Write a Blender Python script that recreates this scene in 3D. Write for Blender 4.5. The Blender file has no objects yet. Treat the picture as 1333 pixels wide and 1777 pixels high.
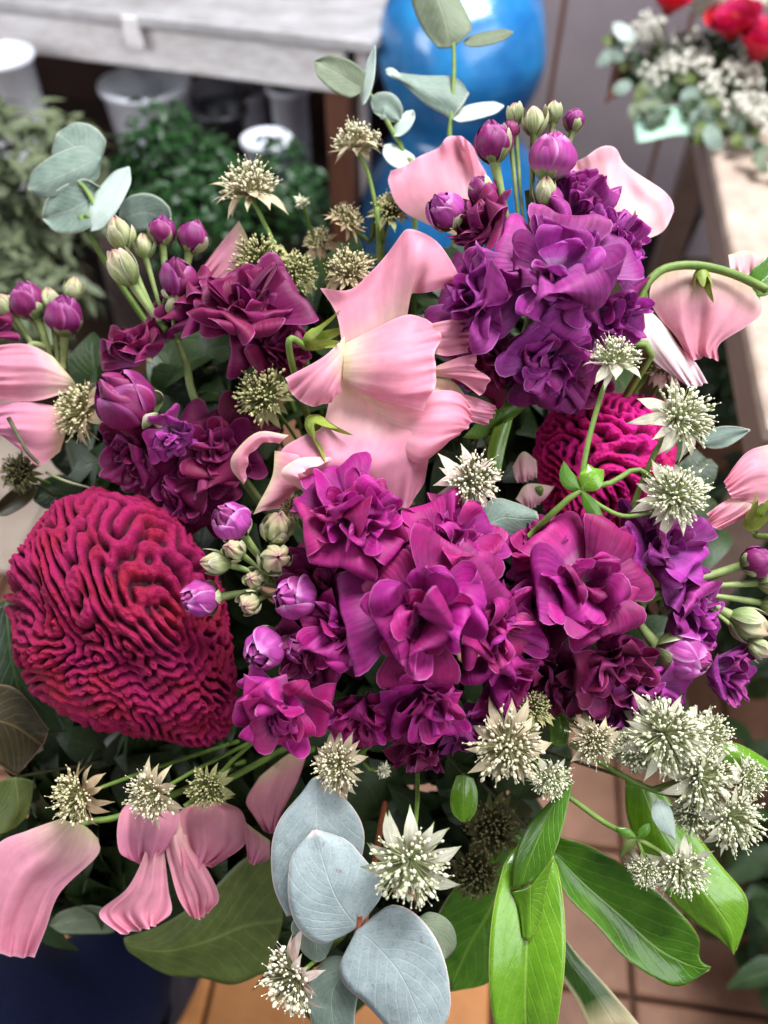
import bpy, math, random
import numpy as np
from mathutils import Vector, Matrix
rnd = random.Random(7)
scene = bpy.context.scene
COL = scene.collection
# ------------------------------------------------------------------ camera
F, CX, CY = 1342.0, 666.5, 888.5
PITCH = math.radians(50.0)
CAM = np.array((0.0, 0.0, 1.30))
RX = np.array((1.0, 0.0, 0.0))
UP = np.array((0.0, math.sin(PITCH), math.cos(PITCH)))
FW = np.array((0.0, math.cos(PITCH), -math.sin(PITCH)))
cd = bpy.data.cameras.new('camera'); cam = bpy.data.objects.new('camera', cd); COL.objects.link(cam)
cam.location = CAM; cam.rotation_euler = (math.radians(90) - PITCH, 0, 0)
cd.sensor_fit = 'VERTICAL'; cd.sensor_height = 24.0; cd.lens = 24.0 * F / 1777.0
cd.clip_start = 0.02; cd.clip_end = 60
cd.dof.use_dof = True; cd.dof.focus_distance = 0.385; cd.dof.aperture_fstop = 18.124 / 5.6
scene.camera = cam
# ------------------------------------------------------------------ light
w = bpy.data.worlds.new('World'); scene.world = w; w.use_nodes = True
w.node_tree.nodes['Background'].inputs[0].default_value = (0.80, 0.87, 1.0, 1)
w.node_tree.nodes['Background'].inputs[1].default_value = 0.15
def area(name, loc, tgt, sx, sy, power, col):
    l = bpy.data.lights.new(name, 'AREA'); l.shape = 'RECTANGLE'; l.size = sx; l.size_y = sy; l.energy = power; l.color = col
    o = bpy.data.objects.new(name, l); COL.objects.link(o); o.location = loc
    o.rotation_euler = (Vector(tgt) - Vector(loc)).to_track_quat('-Z', 'Y').to_euler()
    return o
area('skylight', (0.55, 0.95, 3.0), (0.0, 0.5, 0.9), 1.0, 1.0, 112, (0.95, 0.98, 1.0))
area('side_window', (-2.3, 0.35, 1.5), (-0.35, 1.6, 0.6), 1.3, 1.1, 36, (0.93, 0.96, 1.0))
area('shop_window', (1.7, -0.9, 2.3), (0.0, 0.9, 0.8), 2.0, 1.9, 50, (0.95, 0.97, 1.0))
vs = scene.view_settings
vs.view_transform = 'Standard'; vs.look = 'None'; vs.exposure = 0.2; vs.gamma = 1.0; vs.use_curve_mapping = False
scene.render.engine = 'CYCLES'
scene.cycles.use_denoising = True
scene.cycles.max_bounces = 5; scene.cycles.diffuse_bounces = 3; scene.cycles.glossy_bounces = 2; scene.cycles.transmission_bounces = 3
scene.cycles.use_adaptive_sampling = True; scene.cycles.adaptive_threshold = .03
# ------------------------------------------------------------------ helpers
def P(px, py, d):
    return CAM + d * (FW + (px - CX) / F * RX - (py - CY) / F * UP)
def Gz(px, py, z):
    v = FW + (px - CX) / F * RX - (py - CY) / F * UP
    return CAM + v * ((z - CAM[2]) / v[2])
def Gy(px, py, y):
    v = FW + (px - CX) / F * RX - (py - CY) / F * UP
    return CAM + v * (y / v[1])
def fv(x, y, t):
    v = Vector(x * RX + y * UP - t * FW); return v.normalized()
def lin(c):
    return tuple(((x / 255) / 12.92 if x / 255 <= .04045 else ((x / 255 + .055) / 1.055) ** 2.4) for x in c)
def catm(pts, n):
    p = np.asarray(pts, float); k = len(p)
    if k == 2:
        t = np.linspace(0, 1, n).reshape((-1,) + (1,) * (p.ndim - 1)); return p[0] * (1 - t) + p[1] * t
    q = np.vstack([2 * p[:1] - p[1:2], p, 2 * p[-1:] - p[-2:-1]])
    t = np.linspace(0, k - 1 - 1e-9, n); i = t.astype(int); f = (t - i).reshape((-1,) + (1,) * (p.ndim - 1))
    a, b, c, d = q[i], q[i + 1], q[i + 2], q[i + 3]
    return .5 * (2 * b + (c - a) * f + (2 * a - 5 * b + 4 * c - d) * f * f + (3 * b - a - 3 * c + d) * f ** 3)
def newmesh(name, V, Fc, mats, uv=None, smooth=True, midx=None):
    me = bpy.data.meshes.new(name)
    V = np.asarray(V, np.float32).reshape(-1, 3)
    if isinstance(Fc, np.ndarray) and Fc.ndim == 2:
        nf, k = Fc.shape
        me.vertices.add(len(V)); me.vertices.foreach_set('co', V.ravel())
        me.loops.add(nf * k); me.loops.foreach_set('vertex_index', Fc.ravel().astype(np.int32))
        me.polygons.add(nf); me.polygons.foreach_set('loop_start', np.arange(nf, dtype=np.int32) * k)
        li = Fc.ravel()
        me.update(calc_edges=True)
    else:
        me.from_pydata(V.tolist(), [], [list(f) for f in Fc]); me.update()
        li = np.empty(len(me.loops), np.int32); me.loops.foreach_get('vertex_index', li)
    me.polygons.foreach_set('use_smooth', np.full(len(me.polygons), smooth))
    if uv is not None:
        ul = me.uv_layers.new(name='UVMap'); ul.data.foreach_set('uv', np.asarray(uv, np.float32)[li].ravel())
    for m in (mats if isinstance(mats, (list, tuple)) else [mats]): me.materials.append(m)
    if midx is not None: me.polygons.foreach_set('material_index', np.asarray(midx, np.int32))
    return me
def gridfaces(nu, nv, off=0, wrap=False):
    i, j = np.meshgrid(np.arange(nu - 1), np.arange(nv if wrap else nv - 1), indexing='ij')
    a = i * nv + j; b = i * nv + (j + 1) % nv
    return np.stack([a, a + nv, b + nv, b], -1).reshape(-1, 4) + off
def griduv(nu, nv):
    u, v = np.meshgrid(np.linspace(0, 1, nu), np.linspace(0, 1, nv), indexing='ij'); return np.stack([u, v], -1).reshape(-1, 2)
def link(name, data, parent=None, loc=(0, 0, 0)):
    o = bpy.data.objects.new(name, data); COL.objects.link(o)
    o.location = loc
    if parent is not None: o.parent = parent
    return o
def tag(o, label, cat, group=None, kind=None):
    if label: o['label'] = label
    if cat: o['category'] = cat
    if group: o['group'] = group
    if kind: o['kind'] = kind
    return o
def thing(name, label, cat, loc, group=None):
    o = link(name, None, None, Vector(loc)); o.empty_display_size = .01
    return tag(o, label, cat, group)
class MB:
    def __init__(s): s.V = []; s.F = []; s.n = 0; s.M = []; s.U = []
    def add(s, V, Fc, m=0, uv=None):
        V = np.asarray(V, float).reshape(-1, 3)
        s.V.append(V); s.F += [tuple(int(x) + s.n for x in f) for f in Fc]; s.M += [m] * len(Fc); s.n += len(V)
        s.U.append(np.zeros((len(V), 2)) if uv is None else uv); return s
    def box(s, c, size, rz=0, m=0, bev=0):
        x, y, z = [k / 2 for k in size]
        b = min(bev, x * .9, y * .9, z * .9)
        if b <= 0:
            V = np.array([(i, j, k) for i in (-x, x) for j in (-y, y) for k in (-z, z)])
            Fc = [(0, 1, 3, 2), (4, 6, 7, 5), (0, 4, 5, 1), (2, 3, 7, 6), (0, 2, 6, 4), (1, 5, 7, 3)]
        else:
            V = []
            for dx, dy, zz in ((x - b, y - b, -z), (x, y, -z + b), (x, y, z - b), (x - b, y - b, z)):
                V += [(-dx, -dy, zz), (dx, -dy, zz), (dx, dy, zz), (-dx, dy, zz)]
            V = np.array(V); Fc = [(3, 2, 1, 0), (12, 13, 14, 15)]
            for r in range(3):
                for q in range(4): Fc.append((r * 4 + q, r * 4 + (q + 1) % 4, r * 4 + 4 + (q + 1) % 4, r * 4 + 4 + q))
        ca, sa = math.cos(rz), math.sin(rz)
        V = V @ np.array([[ca, sa, 0], [-sa, ca, 0], [0, 0, 1]]) + np.array(c)
        return s.add(V, Fc, m)
    def lathe(s, prof, c=(0, 0, 0), n=32, m=0):
        pr = np.asarray(prof, float); a = np.linspace(0, 2 * math.pi, n, endpoint=False)
        V = np.stack([pr[:, None, 0] * np.cos(a), pr[:, None, 0] * np.sin(a), np.repeat(pr[:, 1:2], n, 1)], -1).reshape(-1, 3) + np.array(c)
        return s.add(V, [tuple(f[::-1]) for f in gridfaces(len(pr), n, 0, True)], m)
    def tube(s, pts, rad, n=6, m=0, sub=0):
        pts = np.asarray(pts, float)
        rad = np.full(len(pts), rad, float) if np.isscalar(rad) else np.asarray(rad, float)
        if sub: 
            rad = catm(rad[:, None], sub)[:, 0]; pts = catm(pts, sub)
        T = np.gradient(pts, axis=0); T /= np.linalg.norm(T, axis=1)[:, None] + 1e-12
        ref = np.array((0.31, 0.2, 0.93)); ref = ref if abs(T[0] @ ref) < .9 else np.array((1., 0, 0))
        A = np.cross(T, ref); A /= np.linalg.norm(A, axis=1)[:, None] + 1e-12; B = np.cross(T, A)
        a = np.linspace(0, 2 * math.pi, n, endpoint=False)
        V = pts[:, None] + rad[:, None, None] * (A[:, None] * np.cos(a)[None, :, None] + B[:, None] * np.sin(a)[None, :, None])
        Fc = [tuple(f) for f in gridfaces(len(pts), n, 0, True)] + [tuple(range(n - 1, -1, -1)), tuple((len(pts) - 1) * n + k for k in range(n))]
        uv = np.stack([np.repeat(np.linspace(0, 1, len(pts)), n), np.tile(np.linspace(0, 1, n), len(pts))], -1)
        return s.add(V.reshape(-1, 3), Fc, m, uv)
    def mesh(s, name, mats, smooth=True):
        return newmesh(name, np.vstack(s.V), s.F, mats, np.vstack(s.U), smooth, s.M)
    def build(s, name, mats, parent=None, loc=(0, 0, 0), smooth=True, rel=None):
        if rel is not None: s.V = [v - np.array(rel) for v in s.V]
        return link(name, s.mesh(name, mats, smooth), parent, loc)
# ------------------------------------------------------------------ materials
def nodes(name):
    m = bpy.data.materials.new(name); m.use_nodes = True
    nt = m.node_tree; b = nt.nodes['Principled BSDF']
    return m, nt, b
def N(nt, t, **kw):
    n = nt.nodes.new(t)
    for k, v in kw.items():
        if k.startswith('i_'): n.inputs[int(k[2:])].default_value = v
        else: setattr(n, k, v)
    return n
def math_(nt, op, a, b=None, clamp=False):
    n = nt.nodes.new('ShaderNodeMath'); n.operation = op; n.use_clamp = clamp
    for i, x in enumerate((a, b)):
        if x is None: continue
        if isinstance(x, (int, float)): n.inputs[i].default_value = x
        else: nt.links.new(x, n.inputs[i])
    return n.outputs[0]
def mixc(nt, fac, a, b, mode='MIX'):
    n = nt.nodes.new('ShaderNodeMix'); n.data_type = 'RGBA'; n.blend_type = mode
    for idx, x in ((0, fac), (6, a), (7, b)):
        if isinstance(x, (int, float)): n.inputs[idx].default_value = x
        elif isinstance(x, tuple): n.inputs[idx].default_value = (*x, 1)
        else: nt.links.new(x, n.inputs[idx])
    return n.outputs[2]
def ramp(nt, fac, stops):
    n = nt.nodes.new('ShaderNodeValToRGB'); e = n.color_ramp.elements
    while len(e) < len(stops): e.new(.5)
    for el, (p, c) in zip(e, stops): el.position = p; el.color = (*c, 1)
    nt.links.new(fac, n.inputs[0]); return n.outputs[0]
def finish(nt, b, color, transl=0.0, tcol=None, bump=None, bstr=.3, bdist=.001):
    nt.links.new(color, b.inputs['Base Color'])
    if bump is not None:
        bn = nt.nodes.new('ShaderNodeBump'); bn.inputs['Strength'].default_value = bstr; bn.inputs['Distance'].default_value = bdist
        nt.links.new(bump, bn.inputs['Height']); nt.links.new(bn.outputs[0], b.inputs['Normal'])
    if transl > 0:
        t = nt.nodes.new('ShaderNodeBsdfTranslucent'); nt.links.new(tcol or color, t.inputs[0])
        mx = nt.nodes.new('ShaderNodeMixShader'); mx.inputs[0].default_value = transl
        nt.links.new(b.outputs[0], mx.inputs[1]); nt.links.new(t.outputs[0], mx.inputs[2])
        nt.links.new(mx.outputs[0], nt.nodes['Material Output'].inputs[0])
def petal_mat(name, stops, edge, edge_w=.06, rough=.55, transl=.25, vein=.25, vscale=26, sheen=.0, hue=.02, val=.25, bstr=.35, edge_amt=.8):
    """colour along the petal (uv.x base to tip), fine lengthwise veins, a paler rim"""
    m, nt, b = nodes(name)
    uv = N(nt, 'ShaderNodeUVMap'); sp = N(nt, 'ShaderNodeSeparateXYZ'); nt.links.new(uv.outputs[0], sp.inputs[0])
    u, v = sp.outputs[0], sp.outputs[1]
    c = ramp(nt, u, [(p, lin(x)) for p, x in stops])
    oi = N(nt, 'ShaderNodeObjectInfo')
    cb = N(nt, 'ShaderNodeCombineXYZ'); nt.links.new(math_(nt, 'MULTIPLY', u, 2.2), cb.inputs[0]); nt.links.new(math_(nt, 'MULTIPLY', v, vscale), cb.inputs[1])
    nt.links.new(math_(nt, 'MULTIPLY', oi.outputs['Random'], 40), cb.inputs[2])
    nz = N(nt, 'ShaderNodeTexNoise'); nz.inputs['Scale'].default_value = 1.0; nz.inputs['Detail'].default_value = 3
    nt.links.new(cb.outputs[0], nz.inputs['Vector'])
    geo = N(nt, 'ShaderNodeNewGeometry')
    n2 = N(nt, 'ShaderNodeTexNoise'); n2.inputs['Scale'].default_value = 160; n2.inputs['Detail'].default_value = 4
    nt.links.new(geo.outputs['Position'], n2.inputs['Vector'])
    vv = math_(nt, 'MULTIPLY', math_(nt, 'SUBTRACT', nz.outputs[0], .5), vein * 2)
    v2 = math_(nt, 'MULTIPLY', math_(nt, 'SUBTRACT', n2.outputs[0], .5), vein * 1.6)
    vr = math_(nt, 'MULTIPLY', math_(nt, 'SUBTRACT', oi.outputs['Random'], .5), val)
    h = N(nt, 'ShaderNodeHueSaturation'); nt.links.new(c, h.inputs['Color'])
    nt.links.new(math_(nt, 'ADD', math_(nt, 'ADD', math_(nt, 'ADD', 1.0, vv), vr), v2), h.inputs['Value'])
    rr = math_(nt, 'FRACT', math_(nt, 'MULTIPLY', oi.outputs['Random'], 7.31))
    nt.links.new(math_(nt, 'ADD', .5, math_(nt, 'MULTIPLY', math_(nt, 'SUBTRACT', rr, .5), hue * 2)), h.inputs['Hue'])
    e = math_(nt, 'MAXIMUM', math_(nt, 'ABSOLUTE', math_(nt, 'SUBTRACT', math_(nt, 'MULTIPLY', v, 2), 1)), u)
    ef = math_(nt, 'MULTIPLY', math_(nt, 'DIVIDE', math_(nt, 'SUBTRACT', e, 1 - edge_w), edge_w, True), edge_amt, True)
    ef = math_(nt, 'MULTIPLY', ef, math_(nt, 'MULTIPLY', u, 1.6, True))
    c2 = mixc(nt, ef, h.outputs[0], lin(edge))
    b.inputs['Roughness'].default_value = rough
    b.inputs['Specular IOR Level'].default_value = .35
    if sheen: b.inputs['Sheen Weight'].default_value = sheen; b.inputs['Sheen Roughness'].default_value = .35
    finish(nt, b, c2, transl, None, nz.outputs[0], bstr, .0006)
    return m
def leaf_mat(name, c0, c1, rib, rough=.4, transl=.15, veinamt=.5, spec=.5, speck=.3, margin=None, coat=0, ribw=.03, pos=90.0):
    m, nt, b = nodes(name)
    uv = N(nt, 'ShaderNodeUVMap'); sp = N(nt, 'ShaderNodeSeparateXYZ'); nt.links.new(uv.outputs[0], sp.inputs[0])
    u, v = sp.outputs[0], sp.outputs[1]
    av = math_(nt, 'ABSOLUTE', math_(nt, 'SUBTRACT', v, .5))
    geo = N(nt, 'ShaderNodeNewGeometry')
    nz = N(nt, 'ShaderNodeTexNoise'); nz.inputs['Scale'].default_value = pos; nz.inputs['Detail'].default_value = 6; nz.inputs['Roughness'].default_value = .65
    nt.links.new(geo.outputs['Position'], nz.inputs['Vector'])
    n3 = N(nt, 'ShaderNodeTexNoise'); n3.inputs['Scale'].default_value = 900; n3.inputs['Detail'].default_value = 3
    nt.links.new(geo.outputs['Position'], n3.inputs['Vector'])
    c = mixc(nt, math_(nt, 'MULTIPLY', math_(nt, 'SUBTRACT', nz.outputs[0], .3), 2.2, True), lin(c0), lin(c1))
    c = mixc(nt, math_(nt, 'MULTIPLY', math_(nt, 'SUBTRACT', n3.outputs[0], .5), speck * 3, True), c, tuple(x * .55 for x in lin(c0)))
    s = math_(nt, 'SINE', math_(nt, 'ADD', math_(nt, 'MULTIPLY', math_(nt, 'SUBTRACT', u, math_(nt, 'MULTIPLY', av, .9)), 52), math_(nt, 'MULTIPLY', nz.outputs[0], 4)))
    sv = math_(nt, 'MULTIPLY', math_(nt, 'POWER', math_(nt, 'MAXIMUM', s, 0.0), 10), veinamt * .6, True)
    rv = math_(nt, 'SUBTRACT', 1.0, math_(nt, 'DIVIDE', av, ribw, True), True)
    vf = math_(nt, 'MAXIMUM', sv, math_(nt, 'MULTIPLY', rv, min(1, veinamt * 1.5)))
    c = mixc(nt, vf, c, lin(rib))
    nb = N(nt, 'ShaderNodeTexNoise'); nb.inputs['Scale'].default_value = 260; nb.inputs['Detail'].default_value = 2; nt.links.new(geo.outputs['Position'], nb.inputs['Vector'])
    c = mixc(nt, math_(nt, 'MULTIPLY', math_(nt, 'SUBTRACT', nb.outputs[0], .68), 9, True), c, tuple(.5 * x + .5 * y for x, y in zip(lin(c0), lin((112, 84, 50)))))
    nl = N(nt, 'ShaderNodeTexNoise'); nl.inputs['Scale'].default_value = 34; nl.inputs['Detail'].default_value = 4; nt.links.new(geo.outputs['Position'], nl.inputs['Vector'])
    hv = N(nt, 'ShaderNodeHueSaturation'); nt.links.new(c, hv.inputs['Color']); nt.links.new(math_(nt, 'ADD', .62, math_(nt, 'MULTIPLY', nl.outputs[0], .76)), hv.inputs['Value']); c = hv.outputs[0]
    if margin:
        mf = math_(nt, 'MULTIPLY', math_(nt, 'SUBTRACT', math_(nt, 'MAXIMUM', math_(nt, 'MULTIPLY', av, 2), u), margin[0]), 1 / (1 - margin[0]) * 1.5, True)
        c = mixc(nt, mf, c, lin(margin[1]))
    b.inputs['Roughness'].default_value = rough; b.inputs['Specular IOR Level'].default_value = spec
    if coat: b.inputs['Coat Weight'].default_value = coat; b.inputs['Coat Roughness'].default_value = .14
    rn = math_(nt, 'ADD', rough - .12, math_(nt, 'MULTIPLY', nz.outputs[0], .26)); nt.links.new(rn, b.inputs['Roughness'])
    hb = math_(nt, 'ADD', math_(nt, 'MULTIPLY', vf, -.6), math_(nt, 'MULTIPLY', nz.outputs[0], .7))
    finish(nt, b, c, transl, None, hb, .55, .0016)
    return m
def plain_mat(name, c0, c1, scale=60, rough=.6, spec=.4, transl=0, bstr=.3, bdist=.002, detail=5, stretch=None, rand=0, contrast=2.0, coat=0, sheen=0, obj=False):
    m, nt, b = nodes(name)
    geo = N(nt, 'ShaderNodeNewGeometry'); vec = geo.outputs['Position']
    if stretch:
        mp = N(nt, 'ShaderNodeMapping'); mp.inputs['Scale'].default_value = stretch
        nt.links.new(vec, mp.inputs[0]); vec = mp.outputs[0]
    nz = N(nt, 'ShaderNodeTexNoise'); nz.inputs['Scale'].default_value = scale; nz.inputs['Detail'].default_value = detail; nz.inputs['Roughness'].default_value = .62
    nt.links.new(vec, nz.inputs['Vector'])
    c = mixc(nt, math_(nt, 'ADD', math_(nt, 'MULTIPLY', math_(nt, 'SUBTRACT', nz.outputs[0], .5), contrast), .5, True), lin(c0), lin(c1))
    if rand:
        oi = N(nt, 'ShaderNodeObjectInfo'); h = N(nt, 'ShaderNodeHueSaturation'); nt.links.new(c, h.inputs['Color'])
        nt.links.new(math_(nt, 'ADD', 1 - rand / 2, math_(nt, 'MULTIPLY', oi.outputs['Random'], rand)), h.inputs['Value']); c = h.outputs[0]
    b.inputs['Roughness'].default_value = rough; b.inputs['Specular IOR Level'].default_value = spec
    if coat: b.inputs['Coat Weight'].default_value = coat; b.inputs['Coat Roughness'].default_value = .1
    if sheen: b.inputs['Sheen Weight'].default_value = sheen
    finish(nt, b, c, transl, None, nz.outputs[0], bstr, bdist)
    return m
M = {}
M['stock_magenta'] = petal_mat('stock petal magenta', [(0, (236, 222, 214)), (.14, (222, 170, 204)), (.3, (172, 60, 140)), (.55, (160, 22, 112)), (1, (170, 44, 132))], (214, 124, 190), edge_w=.035, edge_amt=.6, transl=.32, vein=.5, hue=.022, val=.5, sheen=.05, rough=.58, bstr=.7)
M['stock_violet'] = petal_mat('stock petal violet', [(0, (238, 228, 222)), (.16, (222, 180, 216)), (.34, (172, 86, 162)), (.6, (154, 40, 132)), (1, (168, 66, 152))], (206, 140, 208), edge_w=.035, edge_amt=.6, transl=.32, vein=.5, hue=.022, val=.5, sheen=.05, rough=.58, bstr=.7)
M['stock_dark'] = petal_mat('stock petal wine', [(0, (160, 90, 130)), (.2, (126, 26, 84)), (.6, (114, 10, 68)), (1, (130, 26, 92))], (180, 90, 154), edge_w=.045, transl=.2, vein=.3, hue=.015, val=.3, sheen=.08, rough=.58, bstr=.7)
M['stock_lilac'] = petal_mat('stock bud lilac', [(0, (190, 140, 170)), (.3, (158, 62, 134)), (1, (148, 48, 126))], (214, 150, 200), edge_w=.14, transl=.1, vein=.5, vscale=14, val=.2)
M['bud_purple'] = petal_mat('stock bud purple', [(0, (120, 50, 90)), (.3, (122, 26, 84)), (1, (118, 30, 92))], (176, 96, 156), edge_w=.14, transl=.1, vein=.4, vscale=14, val=.2)
M['bud_green'] = petal_mat('stock bud pale green', [(0, (132, 144, 92)), (.45, (170, 174, 132)), (.75, (180, 164, 128)), (1, (150, 76, 110))], (225, 225, 210), transl=.1, vein=.3, vscale=10, val=.2, hue=.01)
M['sepal_pale'] = petal_mat('stock sepal', [(0, (104, 122, 66)), (.45, (146, 156, 106)), (.8, (168, 164, 128)), (1, (150, 90, 116))], (206, 204, 180), edge_w=.22, transl=.1, vein=.55, vscale=9, val=.3, hue=.02, bstr=.7)
M['stock_stem'] = plain_mat('stock stem', (112, 132, 72), (148, 160, 102), 150, .6)
M['pink'] = petal_mat('sweet pea petal', [(0, (222, 204, 160)), (.12, (232, 190, 180)), (.4, (234, 158, 179)), (1, (234, 145, 172))], (248, 196, 212), transl=.40, vein=.2, vscale=18, val=.12, hue=.008, edge_w=.04, edge_amt=.6, bstr=.25, rough=.5)
M['pink_pale'] = petal_mat('sweet pea petal pale', [(0, (226, 208, 180)), (.2, (236, 190, 190)), (1, (238, 174, 190))], (250, 214, 220), transl=.3, vein=.12, vscale=12, val=.1, hue=.008, edge_w=.04, edge_amt=.6, bstr=.25, rough=.5)
M['pink_white'] = petal_mat('sweet pea petal whitish', [(0, (232, 222, 200)), (.2, (242, 220, 220)), (1, (244, 208, 218))], (250, 232, 236), transl=.32, vein=.12, vscale=12, val=.1, hue=.008, edge_w=.04, edge_amt=.6, bstr=.25)
M['pink_dusky'] = petal_mat('sweet pea petal dusky', [(0, (206, 180, 140)), (.2, (210, 140, 152)), (1, (216, 130, 162))], (226, 158, 172), transl=.25, vein=.15, vscale=12, val=.12, hue=.008, edge_w=.04, edge_amt=.5, bstr=.25)
M['calyx'] = leaf_mat('sweet pea calyx', (120, 140, 48), (158, 170, 74), (186, 194, 110), .5, .2, .4)
M['stem'] = plain_mat('flower stem', (84, 112, 42), (118, 140, 66), 150, .55)
M['stem_red'] = plain_mat('reddish stem', (150, 70, 45), (176, 104, 70), 150, .55)
M['stem_dark'] = plain_mat('dark stem', (60, 66, 40), (92, 84, 60), 150, .6)
def astr(key, base, mid, tip, knob, stalk):
    M['br_' + key] = petal_mat('astrantia bract ' + key, [(0, base), (.45, mid), (.85, mid), (1, tip)], tip, edge_w=.08, rough=.6, transl=.32, vein=.5, vscale=11, val=.2, hue=.01, bstr=.4, edge_amt=.5)
    M['kn_' + key] = plain_mat('astrantia floret ' + key, knob, tuple(min(255, x + 22) for x in knob), 700, .6, .3, .1)
    M['sk_' + key] = plain_mat('astrantia stalk ' + key, stalk, tuple(min(255, x + 25) for x in stalk), 500, .6, .3, .1)
astr('white', (178, 156, 138), (214, 210, 188), (150, 170, 98), (218, 216, 184), (168, 174, 126))
astr('cream', (178, 148, 124), (204, 188, 158), (160, 162, 108), (210, 200, 168), (156, 150, 106))
astr('buff', (164, 128, 100), (200, 174, 140), (166, 158, 106), (206, 194, 152), (144, 138, 88))
astr('pinkish', (196, 150, 146), (226, 204, 194), (190, 190, 140), (226, 218, 190), (140, 140, 100))
astr('green', (120, 124, 70), (168, 166, 112), (140, 140, 80), (182, 176, 124), (110, 114, 60))
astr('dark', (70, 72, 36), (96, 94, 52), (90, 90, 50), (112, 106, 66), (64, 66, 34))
M['euc_blue'] = leaf_mat('eucalyptus blue-grey', (136, 150, 152), (168, 179, 180), (200, 203, 202), .55, .08, .3, .35, .55, (.955, (205, 190, 186)), ribw=.012)
M['euc_grey'] = leaf_mat('eucalyptus grey-green', (98, 116, 106), (132, 148, 136), (178, 186, 170), .55, .12, .3, .35, .25, (.95, (176, 178, 160)), ribw=.02)
M['euc_olive'] = leaf_mat('eucalyptus underside', (100, 110, 88), (124, 134, 110), (150, 156, 128), .6, .15, .4, .3, .25, ribw=.02)
M['euc_pale'] = leaf_mat('eucalyptus pale', (170, 186, 176), (196, 208, 200), (210, 214, 205), .5, .12, .3, .35, .2, ribw=.02)
M['leaf_bright'] = leaf_mat('glossy leaf', (92, 142, 22), (122, 170, 40), (160, 194, 76), .26, .22, .35, .5, .2, (.97, (170, 184, 90)), coat=.8, pos=60)
M['leaf_mid'] = leaf_mat('mid green leaf', (54, 98, 16), (90, 138, 32), (132, 166, 60), .3, .2, .4, .5, .2, (.97, (130, 120, 60)), coat=.25, pos=60)
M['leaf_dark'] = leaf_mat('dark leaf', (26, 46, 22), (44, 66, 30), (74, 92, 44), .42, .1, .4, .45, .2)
M['leaf_brown'] = leaf_mat('brownish leaf', (48, 42, 24), (72, 62, 34), (120, 100, 54), .45, .1, .5, .45, .2, (.96, (150, 120, 90)))  # edge highlight put into the pale margin colour
M['leaf_olive'] = leaf_mat('olive leaf', (74, 88, 38), (100, 112, 54), (128, 136, 76), .5, .12, .4, .4, .2)
M['leaf_var'] = leaf_mat('variegated leaf', (50, 90, 26), (78, 116, 40), (130, 150, 70), .35, .2, .3, .5, .2, (.72, (222, 206, 160)), coat=.2)
M['fill'] = leaf_mat('added inner leaf', (28, 44, 20), (48, 66, 30), (70, 86, 44), .45, .08, .4, .35, .2)  # base colour kept dark so the gaps between flowers read as shade
# ------------------------------------------------------------------ traced sheets (rows of photo points at a real depth)
Z0 = (0, 0, 1); Z1 = (0, 0, .525); Z2 = (633, 0, .525); Z3 = (0, 450, .45); Z4 = (380, 350, .45); Z5 = (833, 450, .375)
Z6 = (0, 800, .4651); ZB1 = (0, 1200, .45); ZB2 = (400, 1200, .375); ZB3 = (780, 1180, .4149)
def rows_world(rows, zt, D, n=(20, 16), bow=(0, 0), ruf=0, tilt=(0, 0), seed=0, pleat=0, frill=0, across='v'):
    ox, oy, s = zt
    R = []
    for r in rows:
        q = np.array([(ox + s * p[0], oy + s * p[1], p[2] if len(p) > 2 else 0.0) for p in r])
        R.append(catm(q, n[1]))
    G = catm(np.array(R), n[0])
    u = np.linspace(0, 1, n[0])[:, None]; v = np.linspace(-1, 1, n[1])[None, :]
    z = G[..., 2] + bow[0] * (1 - (2 * u - 1) ** 2) + bow[1] * (1 - v ** 2) + tilt[0] * (u - .5) + tilt[1] * v * .5
    if ruf:
        rs = np.random.RandomState(seed + 11)
        for k in range(4):
            a, b_, c = rs.uniform(-5, 5), rs.uniform(-6, 6), rs.uniform(0, 6.28)
            z = z + ruf * .5 * np.sin(a * u + b_ * v + c) * np.clip(np.maximum(u, np.abs(v)), .25, 1)
    if pleat or frill:
        rs = np.random.RandomState(seed + 77)
        t_, e_ = (v * .5 + .5 + 0 * u, u + 0 * v) if across[0] == 'v' else (u + 0 * v, v * .5 + .5 + 0 * u)
        if across.endswith('-'): e_ = 1 - e_
        p1, p2, k1 = rs.uniform(0, 6.3), rs.uniform(0, 6.3), rs.uniform(2.0, 3.2)
        z = z + pleat * (np.sin(2 * math.pi * k1 * t_ + p1 + .8 * e_) + .3 * np.sin(2 * math.pi * (k1 * 2.3) * t_ + p2)) * e_ ** .8
        z = z + frill * (np.sin(2 * math.pi * 5.3 * t_ + p2) + .6 * np.sin(2 * math.pi * 8.7 * t_ + p1)) * e_ ** 5
        wob = frill * .35 * np.sin(2 * math.pi * 4.1 * t_ + p1) * e_ ** 6
        G = G.copy(); G[..., 0] += wob; G[..., 1] += wob * .7
    d = D - z * D / F
    W = CAM + d[..., None] * (FW + ((G[..., 0] - CX) / F)[..., None] * RX - ((G[..., 1] - CY) / F)[..., None] * UP)
    return W.reshape(-1, 3)
def sheet(name, rows, zt, D, mat, parent=None, rel=(0, 0, 0), n=(20, 16), flipuv=False, thick=0, rev=False, **kw):
    W = rows_world(rows, zt, D, n, **kw)
    uv = griduv(*n)
    if flipuv: uv = uv[:, ::-1].copy()
    if rev: uv[:, 0] = 1 - uv[:, 0]
    o = link(name, newmesh(name, W - np.array(rel), gridfaces(*n), mat, uv), parent)
    if thick:
        md = o.modifiers.new('thickness', 'SOLIDIFY'); md.thickness = thick; md.offset = 0
    return o
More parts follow.
